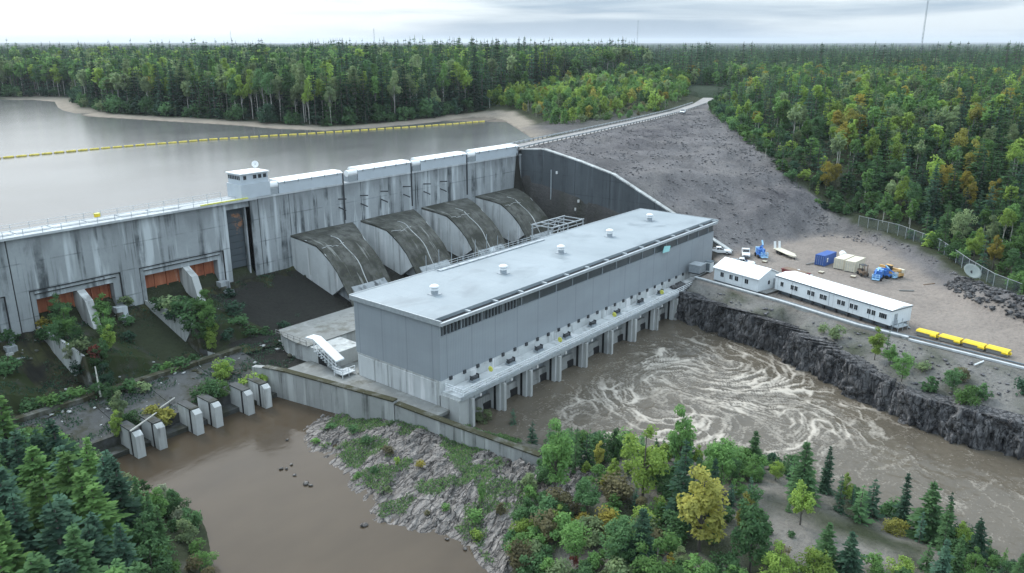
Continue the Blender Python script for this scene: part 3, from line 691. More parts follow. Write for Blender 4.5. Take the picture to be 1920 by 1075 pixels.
def outcrop_z(X, Y):
    Z = np.array([v if v is not None else -2 for v in (tin(a, b_) for a, b_ in zip(X.ravel(), Y.ravel()))]).reshape(X.shape)
    U = X*.92+Y*.39; W = -X*.39+Y*.92   # strike of the beds
    c1, e1 = cell(U/4.2+.3*fbm(X/4, Y/4, 2, 4), W/1.25, 33); c2, e2 = cell(U/1.7, W/.6, 43); c3, e3 = cell(U/9, W/4, 53)
    amp = np.clip(Z*1.1+.45, .05, 1)
    veg = np.clip(fbm(X/7, Y/7, 3, 44)*2+.25, 0, 1)*.45
    tilt = (U/4.2-np.floor(U/4.2)-.5)*.25
    d = (.62*(c1-.45)+.22*(c2-.5)+.45*(c3-.5)+tilt*(c1-.3)-.3*np.exp(-e1*22)-.1*np.exp(-e2*20)+.25*fbm(U/6, W/3, 2, 66))*amp*(1-veg)
    d = np.where((X > 72) & (Y < 68), d*1.7+.5*(c2-.5)*amp, d)
    edge = np.clip(pdist(X, Y, OUTC)/1.5, 0, 1)
    return Z+d-(1-edge)*.8
OUT_BVH = [None]
o_rock = grid_object('rock_outcrop', np.arange(54, 90, .27), np.arange(48, 117, .27), outcrop_z, None, 'outcrop_rock', keep=lambda X, Y, Z: pip(X, Y, OUTC))
o_rock.data.shade_flat()
# ------------------------------------------------------------------ dam
DY = 152.9; TOPZ = 27.3
dam = thing('concrete_dam', 'long grey streaked concrete dam wall across the river with intakes and spillway', 'dam', (98, DY, 10))
JOINTS = [98, 106, 127, 148, 169, 190]
for a, b_ in zip(JOINTS[:-1], JOINTS[1:]): bx('wall_block', 'dam_concrete', dam, a+.07, b_-.07, DY, 158, 3, TOPZ)
bx('joint_filler', 'crack', dam, 96, 190, DY+.25, 157.6, 3.2, TOPZ-.15)
# block end pilaster beside the open bay, and the bay itself
bx('bay_pier', 'dam_concrete', dam, 96.0, 97.9, DY+.02, 158, 6, TOPZ)
bx('bay_head', 'dam_concrete', dam, 90.3, 95.95, DY+.3, 158, 25.9, TOPZ)
gate = bx('stoplog_gate', 'black', dam, 90.3, 95.95, 157.0, 157.9, 8, 25.9)
for k in range(9): bx('stoplog', 'stoplog', gate, 90.4, 94.9, 154.6, 155.0, 12.6+k*1.45, 12.6+(k+1)*1.45-.07)
bx('guide_rail', 'dam_concrete', dam, 94.95, 95.3, 153.6, 154.5, 10, 25.85)
# spillway wall left of the bay: upper blocks, framed recesses, gates
for a, b_ in ((-36, 5.9), (6.05, 47.85), (48.05, 90.2)): bx('wall_block', 'dam_concrete', dam, a, b_, DY, 158, 17.6, TOPZ)
MB().prism([(47.86, DY+.12, 27), (48.04, DY+.12, 27), (48.04, DY+.12, 9), (47.86, DY+.12, 9)], (0, 3, 0)).build('joint_filler', 'crack', dam)
BAYS = [(29.4, 46.4, 'left'), (50.2, 66.6, 'mid'), (70.2, 88.7, 'right')]
cols = [(6.05, 29.4), (46.4, 47.85), (48.05, 50.2), (66.6, 70.2), (88.7, 90.2)]
for a, b_ in cols: bx('wall_pier', 'dam_concrete', dam, a, b_, DY, 158, 9.2, 17.598)
for x0, x1, w in BAYS:
    fr = bx('frame_lintel', 'dam_concrete', dam, x0+.01, x1-.01, DY+.35, 158, 15.75, 17.59)
    bx('inner_band', 'dam_concrete', fr, x0+.9, x1-.9, DY+.18, DY+.36, 16.85, 17.2)
    for a, b_ in ((x0+.01, x0+1.1), (x1-1.5, x1-.01)): bx('jamb', 'dam_concrete', dam, a, b_, DY+.36, 158, 9.2, 15.745)
    m_ = (x0+x1)/2+.6
    MB().prism([(m_-.7, 157, 15.74), (m_-.7, DY+.4, 15.74), (m_-.7, 150.2, 14.2), (m_-.7, 148.6, 10.2), (m_-.7, 147.6, 7), (m_-.7, 157, 7)], (1.4, 0, 0)).build('mid_pier', 'pale_concrete', dam)
    for a, b_ in ((x0+1.1, m_-.71), (m_+.71, x1-1.5)):
        g = bx('spillway_gate', 'rust_gate', dam, a+.03, b_-.03, 155.1, 155.7, 9.4, 15.74)
        n = 3
        for k in range(n+1): bx('gate_rib', 'rust_gate', g, a+.1+(b_-a-.45)*k/n, a+.35+(b_-a-.45)*k/n, 154.85, 155.099, 9.5, 15.7)
# crest deck, left part wider with pale slabs
bx('crest_deck', 'deck_concrete', dam, -36, 97.5, DY-.5, 158.6, TOPZ+.01, TOPZ+.45)
bx('crest_deck', 'deck_concrete', dam, 97.55, 190.5, DY-.15, 159, TOPZ+.01, TOPZ+.4)
for k in range(7): bx('deck_slab', 'deck_concrete', dam, 38+k*6.2, 43.8+k*6.2, 154.3, 157.6, TOPZ+.46, TOPZ+.6)
bx('cable_tray', 'pale_yellow', dam, 84.5, 95.5, DY-.45, DY-.05, TOPZ+.47, TOPZ+.72)
# chutes and their side faces below the gates
PROFILE = [(152.9, 10.2), (146, 10.3), (140, 10.3), (136.5, 10.0), (134.8, 9.4), (133.6, 5.0), (132.6, 3.6)]
PROFR = [(152.9, 9.9), (146, 7.3), (140, 5.2), (136.5, 4.6), (134.8, 4.4), (133.6, 4.2), (132.6, 3.6)]
for x0, x1, w in BAYS:
    xa, xb = x0+.2, x1-2.2
    MB().prism([(xa, 152.88, 10.9), (xa, 141, 10.6), (xa, 134.7, 9.8), (xa, 139.6, 4.2), (xa, 152.88, 9.0)], (.4, 0, 0)).build('chute_wall', 'pale_concrete', dam)
    MB().prism([(xa+.05, 134.72, 9.7), (xa+.05, 133.4, 4.9), (xa+.05, 132.6, 3.0), (xa+.05, 139.5, 3.4)], (.4, 0, 0)).build('chute_wall', 'mossy_concrete', dam)
    v = []; f = []; m_ = len(PROFILE); nx_ = 14
    for (y, zl_), (_, zr_) in zip(PROFILE, PROFR):
        for k in range(nx_): u = k/(nx_-1); v.append((xa+.41+(xb-xa-.41)*u, y, zl_+(zr_-zl_)*u**1.4+.35*mn.noise(Vector((xa+k*1.7, y*.6, 3)))))
    for r_ in range(m_-1):
        for k in range(nx_-1): q = r_*nx_+k; f.append((q, q+nx_, q+nx_+1, q+1))
    MB().add(v, f).build('chute_floor', 'mossy_rock', dam)
    for k in range(4):   # broken steps of the right-hand buttress, close under the wall
        zt = (11.2, 9.6, 7.8, 6.2)[k]; MB().box(x1-2.6+.1*k, x1-.5-.25*(k % 2), 151.0-k*1.9, 152.85-k*1.9, 2.5, zt).build('buttress_step', 'dam_concrete', dam)
        MB().box(x1-2.9+.1*k, x1-1.6, 150.6-k*1.9, 150.98-k*1.9, 2.5, zt-.9).build('buttress_step', 'pale_concrete' if k % 2 else 'mossy_concrete', dam)
    for k in range(5):
        MB().prism([(x0+.1+.7*k, 133.4-k*.9, 5.6-k*.5), (x0+1.2+.9*k, 132.2-k*.9, 5.0-k*.55), (x0+1.5+.9*k, 132.4-k*.9, 2), (x0+.2+.7*k, 134-k*.9, 2)], (.5, -.8, -.25)).build('broken_slab', 'pale_concrete' if k % 2 else 'apron_concrete', dam)
    fx0, fx1 = x0, x1
    for a_ in ((fx0+.05, fx1-.05, 17.42, 17.56), (fx0+.95, fx1-.95, 16.7, 16.8)): bx('frame_groove', 'crack', dam, a_[0], a_[1], DY+.1, DY+.34, a_[2], a_[3])
    for xg in (fx0+.05, fx1-.17): bx('frame_groove', 'crack', dam, xg, xg+.12, DY+.1, DY+.345, 9.5, 17.41)
# mossy slope, apron and pool sill
def slope_z(X, Y):
    z = np.interp(Y, [128, 133, 141, 152.9], [3.6, 3.9, 4.9, 10.2])+.6*fbm(X/5, Y/5, 4, 21)+.25*np.abs(fbm(X/1.5, Y/1.5, 3, 22))+np.where(X > 89, 1.3*(cell(X/3.5, Y/2.2, 5)[0]-.5)+.6*(cell(X/1.4, Y/1.1, 6)[0]-.5), .3*(cell(X/2, Y/1.5, 6)[0]-.5))*np.clip((153-Y)/2, 0, 1)
    return z
np_slope = grid_object('mossy_slope', np.arange(6, 110, .5), np.arange(128.2, 153.6, .5), slope_z, None, 'wet_concrete')
apron = thing('spillway_apron', 'dark sloping concrete apron below the spillway reaching the brown pool', 'apron', (50, 125, 0))
for a, b_ in ((6, 27.9), (28, 48.3), (48.4, 57.4), (57.5, 67.4), (67.5, 76.6)):
    MB().prism([(a, 130.5, 4.1), (a, 129, 3.9), (a, 118.2, 2.3), (a, 118.2, -2), (a, 130.5, -2)], (b_-a, 0, 0)).build('apron_slab', 'apron_concrete', apron)
    MB().prism([(a, 130.6, 4.12), (a, 129.4, 4.0), (a, 129.4, 4.75), (a, 130.6, 4.8)], (b_-a, 0, 0)).build('kerb', 'mossy_concrete', apron)
    MB().box(a, b_, 117.2, 118.15, -2, 2.45).build('sill', 'apron_concrete', apron)
    MB().box(a, b_, 114.6, 117.15, -2, .75).build('lower_step', 'apron_concrete', apron)
# end piers standing in the pool, in pairs
PAIRS = ['leftmost pair', 'middle pair', 'pair nearest the training wall']
for i, xa in enumerate((47.3, 56.9, 66.2)):
    for j, dx in enumerate((0, 3.4)):
        t_ = thing('pool_pier', ('left' if j == 0 else 'right')+' concrete slab pier in the pool, '+PAIRS[i], 'pier', (xa+dx, 114, -1), 'slab piers along the edge of the brown pool')
        MB().prism([(xa+dx, 111.9, -2), (xa+dx, 111.9, 3.6), (xa+dx, 112.6, 4.1), (xa+dx, 117.1, 4.1), (xa+dx, 117.1, -2)], (1.25, 0, 0)).build('pier_body', 'pale_concrete', t_)
        bx('gate_slot', 'crack', t_, xa+dx-.02, xa+dx+.05, 113.2, 113.7, -1, 4.02)
        bx('cap', 'apron_concrete', t_, xa+dx-.08, xa+dx+1.33, 112.9, 117.1, 4.11, 4.3)
for lab, pts in (('pale drift log lying across the leftmost pool piers', [(47.0, 112.6, 4.5), (52.2, 114.6, 5.0)]), ('weathered log on the apron above the middle pool piers', [(53.2, 119, 2.9), (58.6, 121.4, 3.2)]), ('bare dead stem leaning over the apron beside chute', [(49.9, 128.7, 4.3), (50.4, 130.2, 9.2)])):
    set_props(MB().tube(pts[0], pts[1], .16, .1, 7).build('drift_log', 'bark_white'), lab, 'log')

# penstock hoods
PEN = [(152.9, 17.75), (147.5, 17.35), (143.6, 16.85), (141.4, 15.7), (139.2, 14.2), (136.8, 12.1), (134.6, 9.2), (132.6, 6.0), (130.6, 2.5)]
PX = [105.7, 126.4, 147.4, 169.0]
PW = ['nearest the open bay', 'second from the open bay', 'third from the open bay', 'beside the dark wing wall']
for i, x0 in enumerate(PX):
    t_ = thing('penstock_hood', 'sloping concrete penstock hood with mossy top, '+PW[i], 'penstock', (x0, 140, 3), 'penstock hoods between dam and powerhouse')
    # side slab
    MB().prism([(x0, 152.88, 17.7)]+[(x0, y, z-.02) for y, z in PEN[1:7]]+[(x0, 142.6, 3.6), (x0, 152.88, 9.6)], (.9, 0, 0)).build('side_wall', 'white_concrete', t_)
    xr = lambda y: x0+12.6+5.4*max(0, min(1, (y-142.5)/10))
    MB().prism([(xr(y)-.6, y, z-.03) for y, z in PEN]+[(x0+12, 130.6, 1.5), (x0+12, 142.6, 2), (xr(152.88)-.6, 152.88, 8)], (.6, 0, 0)).build('side_wall', 'white_concrete', t_)
    v = []; f = []; nx_ = 9
    sub = []
    for (ya, za), (yb, zb) in zip(PEN[:-1], PEN[1:]): sub += [(ya+(yb-ya)*k/3, za+(zb-za)*k/3) for k in range(3)]
    sub.append(PEN[-1])
    for y, z in sub:
        for k in range(nx_): v.append((x0-.04+(xr(y)+.04-x0+.04)*k/(nx_-1), y, z+.12*math.sin(math.pi*k/(nx_-1))+.05*mn.noise(Vector((x0+k*2, y, z)))))
    nrow = len(sub)
    for r_ in range(nrow-1):
        for k in range(nx_-1): a = r_*nx_+k; f.append((a, a+nx_, a+nx_+1, a+1))
    nb = len(v); v += [(p[0], p[1], p[2]-.45) for p in v]
    for r_ in range(nrow-1):
        for k in (0, nx_-1):
            a = r_*nx_+k; f.append((a, a+nx_, nb+a+nx_, nb+a) if k else (a+nx_, a, nb+a, nb+a+nx_))
    top = MB().add(v, f).build('hood_top', 'hood_concrete', t_)
    crk = [(x0+6.5, 2), (x0+7.0, 6), (x0+6.4, 11), (x0+6.9, 17)]
    def topz(y): return float(np.interp(-y, [-p[0] for p in PEN], [p[1] for p in PEN]))
    for k in range(12):
        ya = 146.5-k*1.1; MB().bar((x0+6.4+.25*math.sin(k), ya, topz(ya)+.17), (x0+6.4+.25*math.sin(k+1), ya-1.1, topz(ya-1.1)+.17), .22, .05).build('repair_strip', 'pale_concrete', top)
    for k in range(5):
        xa = x0+.6+k*1.25; ya = 142.2+.35*math.sin(k*1.7+i); MB().bar((xa, ya, topz(ya)+.16), (xa+1.25, 142.2+.35*math.sin((k+1)*1.7+i), topz(ya)+.19), .2, .05).build('repair_strip', 'pale_concrete', top)
    # conduit below the hood
    MB().prism([(x0+1.6, 136.4, 11.4), (x0+1.6, 134.4, 8.8), (x0+1.6, 128, 3.2), (x0+1.6, 122, .8), (x0+1.6, 122, -1), (x0+1.6, 142, 3.4)], (9.6, 0, 0)).build('conduit', 'dam_concrete', t_)
    MB().box(x0+1.2, x0+2.4, 125.4, 130.2, 1.5, 6.4).build('saddle', 'pale_concrete', t_)
    MB().box(x0-.05, x0, 146.2, 146.7, 9.5, 15.8).build('seepage_pipe', 'pale_concrete', t_)

# wing wall
wing = thing('wing_wall', 'tall dark concrete wing wall stepping down the gravel embankment', 'wall', (190, 130, 3))
WT = [(153.2, 28.9), (144.3, 29.6), (131.8, 27.3), (120, 24.6), (111, 20.6), (101.7, 16.4), (88, 10.3), (83.6, 8.3)]
segs = [(153.2, 145), (144.85, 133), (132.85, 121), (120.85, 106.5), (106.35, 83.6)]
for ya, yb in segs:
    ys = [ya]+[y for y, z in WT if yb < y < ya]+[yb]
    wz = lambda y: float(np.interp(-y, [-p[0] for p in WT], [p[1] for p in WT]))
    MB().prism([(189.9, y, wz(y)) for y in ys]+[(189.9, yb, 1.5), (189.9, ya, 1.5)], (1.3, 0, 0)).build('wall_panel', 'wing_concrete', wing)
    for p, q in zip(ys[:-1], ys[1:]): MB().bar((190.5, p, wz(p)+.12), (190.5, q, wz(q)+.12), 1.5, .3).build('coping', 'pale_concrete', wing)
bx('joint_filler', 'crack', wing, 190.1, 190.8, 84, 153, 1.6, 8)
bx('wall_pipe', 'galvanised', wing, 189.6, 189.85, 141.2, 141.5, 3, 24)
for y, z in ((131, 15.5), (132, 13), (139, 23)): bx('wall_lamp', 'lamp_glass', wing, 189.3, 189.85, y, y+.4, z, z+.8)

# steel brackets on the intake wall
for i, px in enumerate((636, 677, 715, 757, 795, 826)):
    p = onY(px, (381, 374, 366, 357, 352, 347)[i], DY)
    t_ = thing('wall_bracket', f'small dark steel bracket on the dam wall, {ordinal(i)} from left', 'bracket', (p.x, DY, p.z), 'dark steel brackets on the intake wall')
    MB().bar((p.x-.2, DY-.02, p.z+1.0), (p.x+.7, DY-1.9, p.z+1.1), .24).build('arm', 'dark_metal', t_)
    MB().bar((p.x-.2, DY-.02, p.z-1.0), (p.x+.6, DY-1.7, p.z-1.7), .24).build('strut', 'dark_metal', t_)

# ------------------------------------------------------------------ things on the crest
HB = TOPZ+.41
HX = [(103.6, 121.4), (126.3, 143.8), (147.6, 165.2), (169.2, 188.2)]
for i, (a, b_) in enumerate(HX):
    t_ = thing('gate_housing', f'long pale grey gate housing with white roof on the crest, {ordinal(i)} from left', 'housing', ((a+b_)/2, 155, HB), 'gate housings on the dam crest')
    bx('housing_body', 'house_white', t_, a, b_, DY-.1, 156.4, HB, HB+2.5)
    MB().prism([(a-.1, DY-.35, HB+2.51), (a-.1, 156.7, HB+2.51), (a-.1, 156.2, HB+3.0), (a-.1, DY+.6, HB+3.0)], (b_-a+.2, 0, 0)).build('roof', 'roof_white', t_)
    for k in range(5): bx('roof_seam', 'galvanised', t_, a+1.5+k*(b_-a-3)/4-.06, a+1.5+k*(b_-a-3)/4+.06, DY-.37, DY-.12, HB+2.1, HB+2.7)
    MB().tube((a-3.0, DY+.7, HB+2.0), (a-.12, DY+.7, HB+2.0), .8, .8, 14).build('vent_hood', 'roof_white', t_, smooth=False)
    bx('vent_base', 'grey_metal', t_, a-2.8, a-.12, DY+.15, 155, HB, HB+1.6)
    for k in range(4): bx('louvre', 'galvanised', t_, a-2.7, a-.2, DY+.05, DY+.14, HB+.15+k*.32, HB+.36+k*.32)
    bx('corner_post', 'dark_metal', t_, b_+.05, b_+.3, DY-.3, DY-.05, HB-9, HB+2.3)
# control house
ch = thing('control_house', 'two-tier pale control cabin with a row of windows on the dam crest', 'cabin', (97, 156, HB))
bx('lower_room', 'house_white', ch, 94.2, 101.4, DY-.1, 158.3, HB+.06, HB+3.1)
up_ = bx('upper_room', 'house_white', ch, 94.6, 101.3, 153.2, 158.2, HB+3.11, HB+5.2)
bx('roof', 'roof_white', ch, 94.3, 101.6, 152.9, 158.5, HB+5.21, HB+5.42)
for k in range(3): bx('window', 'glass_dark', up_, 97.6+k*1.25, 98.4+k*1.25, 153.13, 153.2, HB+4.05, HB+4.85)
bx('window', 'glass_dark', up_, 95.2, 95.9, 153.13, 153.2, HB+4.05, HB+4.85)
for k in range(7): bx('window', 'glass_dark', up_, 94.53, 94.6, 153.6+k*.66, 154.0+k*.66, HB+4.05, HB+4.85)
sd_ = thing('satellite_dish', 'small white satellite dish on the roof of the control cabin', 'dish', (100.3, 156.5, HB+5.42))
MB().tube((100.3, 156.5, HB+5.42), (100.3, 156.5, HB+6.3), .08).build('mast', 'galvanised', sd_)
def dish(c, r, n, depth, mat, parent):
    q = Vector(n).to_track_quat('Z', 'Y').to_matrix(); v = []; f = []; m_ = 16; rings = 4
    for side in (0, .06*r):
        for k in range(rings+1):
            rr_ = r*k/rings
            for i in range(m_): v.append(Vector(c)+q @ Vector((rr_*math.cos(2*math.pi*i/m_), rr_*math.sin(2*math.pi*i/m_), depth*(k/rings)**2-side)))
    h_ = (rings+1)*m_
    for k in range(rings):
        for i in range(m_):
            a, b2, c2, d2 = k*m_+i, k*m_+(i+1) % m_, (k+1)*m_+(i+1) % m_, (k+1)*m_+i
            f.append((a, b2, c2, d2)); f.append((h_+d2, h_+c2, h_+b2, h_+a))
    for i in range(m_): f.append((rings*m_+i, rings*m_+(i+1) % m_, h_+rings*m_+(i+1) % m_, h_+rings*m_+i))
    return MB().add(v, f).build('reflector', mat, parent, smooth=True)
dish((100.3, 156.1, HB+6.6), .75, (-.6, -.7, .25), .25, 'roof_white', sd_)
MB().bar((100.3, 156.1, HB+6.6), (99.9, 155.6, HB+6.75), .1).build('feed', 'dark_metal', sd_)
# railings on the crest
def railing(name, label, pts, hgt=1.1, step=2.4, rails=(1.1, .62), w=.08, mat='galvanised', group=None, cat='railing'):
    t_ = thing(name, label, cat, pts[0], group)
    for a, b_ in zip(pts[:-1], pts[1:]):
        a = Vector(a); b_ = Vector(b_); n = max(1, round((b_-a).length/step))
        for k in range(n+1):
            if k == n and b_ != Vector(pts[-1]): continue
            p = a+(b_-a)*k/n; MB().bar(p, p+Vector((0, 0, hgt)), w).build('post', mat, t_)
        for h_ in rails: MB().bar(a+Vector((0, 0, h_)), b_+Vector((0, 0, h_)), w*.9).build('rail', mat, t_)
    return t_
railing('crest_railing', 'thin steel railing along the downstream edge of the dam crest', [(6, DY-.3, TOPZ+.45), (92.5, DY-.3, TOPZ+.45)], step=3.2)
railing('crest_railing', 'thin steel railing along the water side of the dam crest', [(6, 158.4, TOPZ+.45), (92.5, 158.4, TOPZ+.45)], step=3.2)
yb = thing('yellow_box', 'small yellow box on the water side railing of the dam crest', 'box', (63, 158.2, HB))
pb = at(157, 394, TOPZ+1.2); bx('box_body', 'yellow_paint', yb, pb.x-.45, pb.x+.45, 157.5, 158.2, TOPZ+.47, TOPZ+1.15); bx('lid', 'pale_yellow', yb, pb.x-.5, pb.x+.5, 157.45, 158.25, TOPZ+1.16, TOPZ+1.3)

# ------------------------------------------------------------------ powerhouse
X0, X1, Y0, Y1, RZ = 84.4, 181.0, 84.5, 105.2, 18.2
ph = thing('powerhouse', 'long grey-blue clad powerhouse with a flat pale roof beside the tailrace', 'building', ((X0+X1)/2, 95, 0))
core = bx('core_wall', 'pale_concrete', ph, X0+.3, X1-.3, Y0+.3, Y1-.3, -3, 7.6)
bx('front_wall', 'cladding', ph, X0, X1, Y0, Y0+.3, 7.7, 15.2)
bx('front_wall', 'cladding', ph, X0, X0+.35, Y0-.02, Y0+.3, 15.21, 17.5)
bx('end_wall', 'cladding', ph, X0-.01, X0+.3, Y0+.31, Y1-.31, 7.7, 17.5)
bx('end_wall', 'cladding', ph, X1-.3, X1, Y0+.31, Y1-.31, 7.7, 17.5)
bx('back_wall', 'cladding', ph, X0, X1, Y1-.3, Y1, 7.7, 17.5)
bx('inner_core', 'black', ph, X0+.4, X1-.4, Y0+1.2, Y1-.4, 7.7, 17.4)
# louvre band under the eaves, set back
band = bx('louvre_band', 'louvre', ph, X0+.36, X1, Y0+.22, Y0+.34, 15.1, 17.5)
for k in range(46):
    xa = X0+.5+k*.42; bx('louvre_slat', 'grey_metal' if k % 2 else 'dark_metal', band, xa, xa+.07, Y0+.08, Y0+.21, 15.32, 17.38) if xa < X0+19.5 else None
for k in range(18): bx('mullion', 'grey_metal', band, X0+5.2+k*5.2, X0+5.36+k*5.2, Y0+.04, Y0+.21, 15.32, 17.38)
bx('window_sill', 'cladding', band, X0+.36, X1, Y0-.06, Y0+.21, 15.205, 15.31)
# roof slab with parapet groove on the river side
roof = bx('roof', 'roof_membrane', ph, X0-.35, X1+.4, Y0+.85, Y1+.4, 17.52, RZ)
bx('roof_edge', 'galvanised', roof, X0-.45, X1+.5, Y1+.41, Y1+.6, 17.45, RZ+.1)
bx('roof_edge', 'galvanised', roof, X0-.55, X0-.36, Y0-.75, Y1+.4, 17.45, RZ+.08)
bx('roof_edge', 'galvanised', roof, X1+.41, X1+.6, Y0-.75, Y1+.4, 17.45, RZ+.08)
bx('gutter', 'black', roof, X0-.35, X1+.4, Y0-.3, Y0+.84, 17.42, 17.62)
bx('eave', 'galvanised', roof, X0-.35, X1+.4, Y0-.75, Y0-.31, 17.3, 17.82)
for k in range(15): bx('gutter_bridge', 'galvanised', roof, X0-.1+k*6.9, X0+.3+k*6.9, Y0-.3, Y0+.84, 17.63, 18.0)
vents = [(815, 552), (944, 513), (1052, 475), (1143, 444), (1218, 414)]
for i, (px, py) in enumerate(vents):
    p = at(px, py, RZ); t_ = thing('roof_vent', f'white mushroom roof vent on the powerhouse, {ordinal(i)} from the left end', 'vent', p, 'mushroom vents on the powerhouse roof')
    MB().lathe(p, [(.62, .0), (.62, .7), (.5, .75)], 16).build('stack', 'grey_metal', t_)
    MB().lathe(p+Vector((0, 0, .78)), [(.72, 0), (.72, .3), (.6, .42)], 16).build('collar', 'white_metal', t_)
    MB().lathe(p+Vector((0, 0, 1.22)), [(.55, 0), (.88, .1), (.85, .3), (.5, .5), (.1, .55)], 16).build('cap', 'roof_white', t_, smooth=True)
    MB().box(p.x-.9, p.x+.9, p.y-.9, p.y+.9, p.z+.002, p.z+.09).build('base_pad', 'grey_metal', t_)
# pipes and guard rail along the back edge of the roof
railing('roof_walkway_rail', 'thin rail and conduits along the back edge of the powerhouse roof', [(104.5, Y1+.1, RZ+.004), (137.5, Y1+.1, RZ+.004)], hgt=1.2, step=1.6, rails=(1.15, .7, .25), w=.07)
pl_ = thing('roof_walkway', 'pale plank walkway along the back edge of the powerhouse roof', 'walkway', (120, Y1, RZ))
for k in range(12): bx('plank', 'galvanised', pl_, 104.6+k*2.75, 107.2+k*2.75, Y1-1.3, Y1-.35, RZ+.05, RZ+.2)
bush = thing('roof_bushing', 'row of thin insulators behind the powerhouse roof edge', 'insulators', (115, Y1+4, 12))
for k in range(9):
    xa = 106+k*3.6; MB().tube((xa, Y1+4, 12), (xa, Y1+4, 20.2+.5*(k % 3)), .1, .06, 6).build('insulator', 'grey_metal', bush)
MB().bar((105, Y1+4, 15.5), (136, Y1+4, 15.5), .14).build('bus_bar', 'galvanised', bush)
# cyan panel at the eave
p = onY(1250, 467, Y0-.8); cyb = thing('cyan_panel', 'pale cyan panel hanging at the powerhouse eave', 'panel', p)
MB().prism([(p.x-1.7, Y0-.85, p.z-.6), (p.x+1.2, Y0-.85, p.z-.8), (p.x+1.7, Y0-.85, p.z+.4), (p.x-1.0, Y0-.85, p.z+.8)], (0, .15, 0)).build('panel', 'cyan_plastic', cyb)
MB().bar((p.x, Y0-.69, p.z), (p.x, Y0-.5, p.z+.5), .1).build('hanger', 'dark_metal', cyb)
# vents along the foot of the cladding
k = 0
while X0+2+k*3.3 < X1-1:
    xa = X0+2+k*3.3; bx('wall_vent', 'dark_metal', ph, xa, xa+.55, Y0-.28, Y0-.01, 7.35, 7.95); k += 1
# concrete plinth of the river side, end wall panels
bx('plinth', 'white_concrete', ph, X0-.04, X1+.1, Y0-.01, Y0+.29, 5.2, 7.69)
for k in range(8): bx('plinth_panel', 'white_concrete', ph, X0+.3+k*12.1, X0+12.25+k*12.1, Y0-.09, Y0-.015, 6.0, 7.3)
bx('end_plinth', 'pale_concrete', ph, X0-.02, X0+.28, Y0+.3, Y1-.3, 1, 7.69)
for ya, yb_ in ((Y1-4.6, Y1-.6), (Y1-8.0, Y1-5.0), (Y0+.9, Y1-8.4)): bx('end_panel', 'white_concrete', ph, X0-.12, X0-.025, ya, yb_, 3.4, 7.3)
# tailrace deck
deck = bx('deck', 'white_concrete', ph, X0+.2, 170, 80.3, Y0-.1, 5.45, 5.98)
bx('deck_edge', 'galvanised', deck, X0+.2, 170, 80.1, 80.29, 5.4, 6.1)
PIERS = [87.2, 95.2, 102.4, 111.0, 119.6, 128.6, 137.6, 146.8, 155.4]
for i, xa in enumerate(PIERS):
    pr = bx('pier', 'white_concrete', ph, xa-.75, xa+.75, 80.6, 84.6, -3, 5.44)
    bx('pier_fin', 'pale_concrete', pr, xa-.3, xa+.3, 79.9, 80.59, -3, 5.0)
    bx('gate_slot', 'crack', pr, xa-.78, xa-.752, 81.4, 81.9, -1, 5.3)
    bx('hoist_bracket', 'galvanised', ph, xa+.85, xa+1.9, 80.5, 81.2, 4.6, 5.3)
    bx('lamp', 'lamp_glass', ph, xa+2.0, xa+2.3, 80.2, 80.5, 4.7, 5.2)
    if i < len(PIERS)-1:
        xb = PIERS[i+1]
        g = bx('draft_gate', 'grey_metal', ph, xa+.76, xb-.76, 83.3, 83.7, 2.6, 5.44)
        bx('gate_beam', 'train_concrete', ph, xa+.76, xb-.76, 82.7, 83.69, .9, 2.59)
        bx('draft_opening', 'black', ph, xb-2.6, xb-.77, 82.5, 82.69, -2, 1.4)
        bx('apron_wall', 'train_concrete', ph, xa+.76, xb-2.61, 82.6, 83.69, -3, .89)
        bx('gate_rail', 'dark_metal', g, xa+.8, xb-.8, 83.15, 83.29, 3.9, 4.1)
bx('abutment', 'pale_concrete', ph, X0-.1, 86.44, 80.4, Y0-.02, -3, 5.44)
railing('deck_railing', 'pale three-bar steel railing along the tailrace deck', [(85.2, 84.2, 5.99), (85.2, 80.3, 5.99), (169.8, 80.3, 5.99)], hgt=1.2, step=2.8, rails=(1.2, .8, .4), w=.14, mat='white_metal')
RB = ['leftmost', 'second from left', 'third from left', 'rightmost']
for i, (px, py) in enumerate(((920, 692), (1050, 637), (1152, 590), (1241, 548))):
    p = onY(px, py, 80.05); t_ = thing('life_ring_case', f'round yellow life ring case on the deck railing, {RB[i]}', 'life ring', p, 'life ring cases on the deck railing')
    MB().lathe((p.x, 80.05, p.z), [(0.05, -.12), (.42, -.1), (.5, 0), (.42, .1), (.05, .12)], 16, 'X').build('case', 'pale_yellow', t_)
    bx('back_plate', 'pale_yellow', t_, p.x-.25, p.x+.25, 80.1, 80.2, p.z-.4, p.z+.3)
for i, xa in enumerate((91, 100.5, 108.5, 117.2, 126, 135, 144.4, 153)):
    t_ = thing('gate_hoist', f'small dark gate hoist on the tailrace deck, {ordinal(i)} from left', 'hoist', (xa, 82.8, 6), 'gate hoists on the tailrace deck')
    bx('base', 'grey_metal', t_, xa-.9, xa+.9, 82.6, 83.6, 5.985, 6.35); MB().tube((xa-.6, 83.1, 6.7), (xa+.6, 83.1, 6.7), .32, .32, 10).build('drum', 'dark_metal', t_)
    for s in (-1, 1): bx('frame', 'dark_metal', t_, xa+s*.8-.08, xa+s*.8+.08, 82.8, 83.4, 6.351, 7.1)
    MB().bar((xa-1.6, 83.3, 6.3), (xa-.9, 83.3, 7.0), .08).build('handle', 'galvanised', t_)

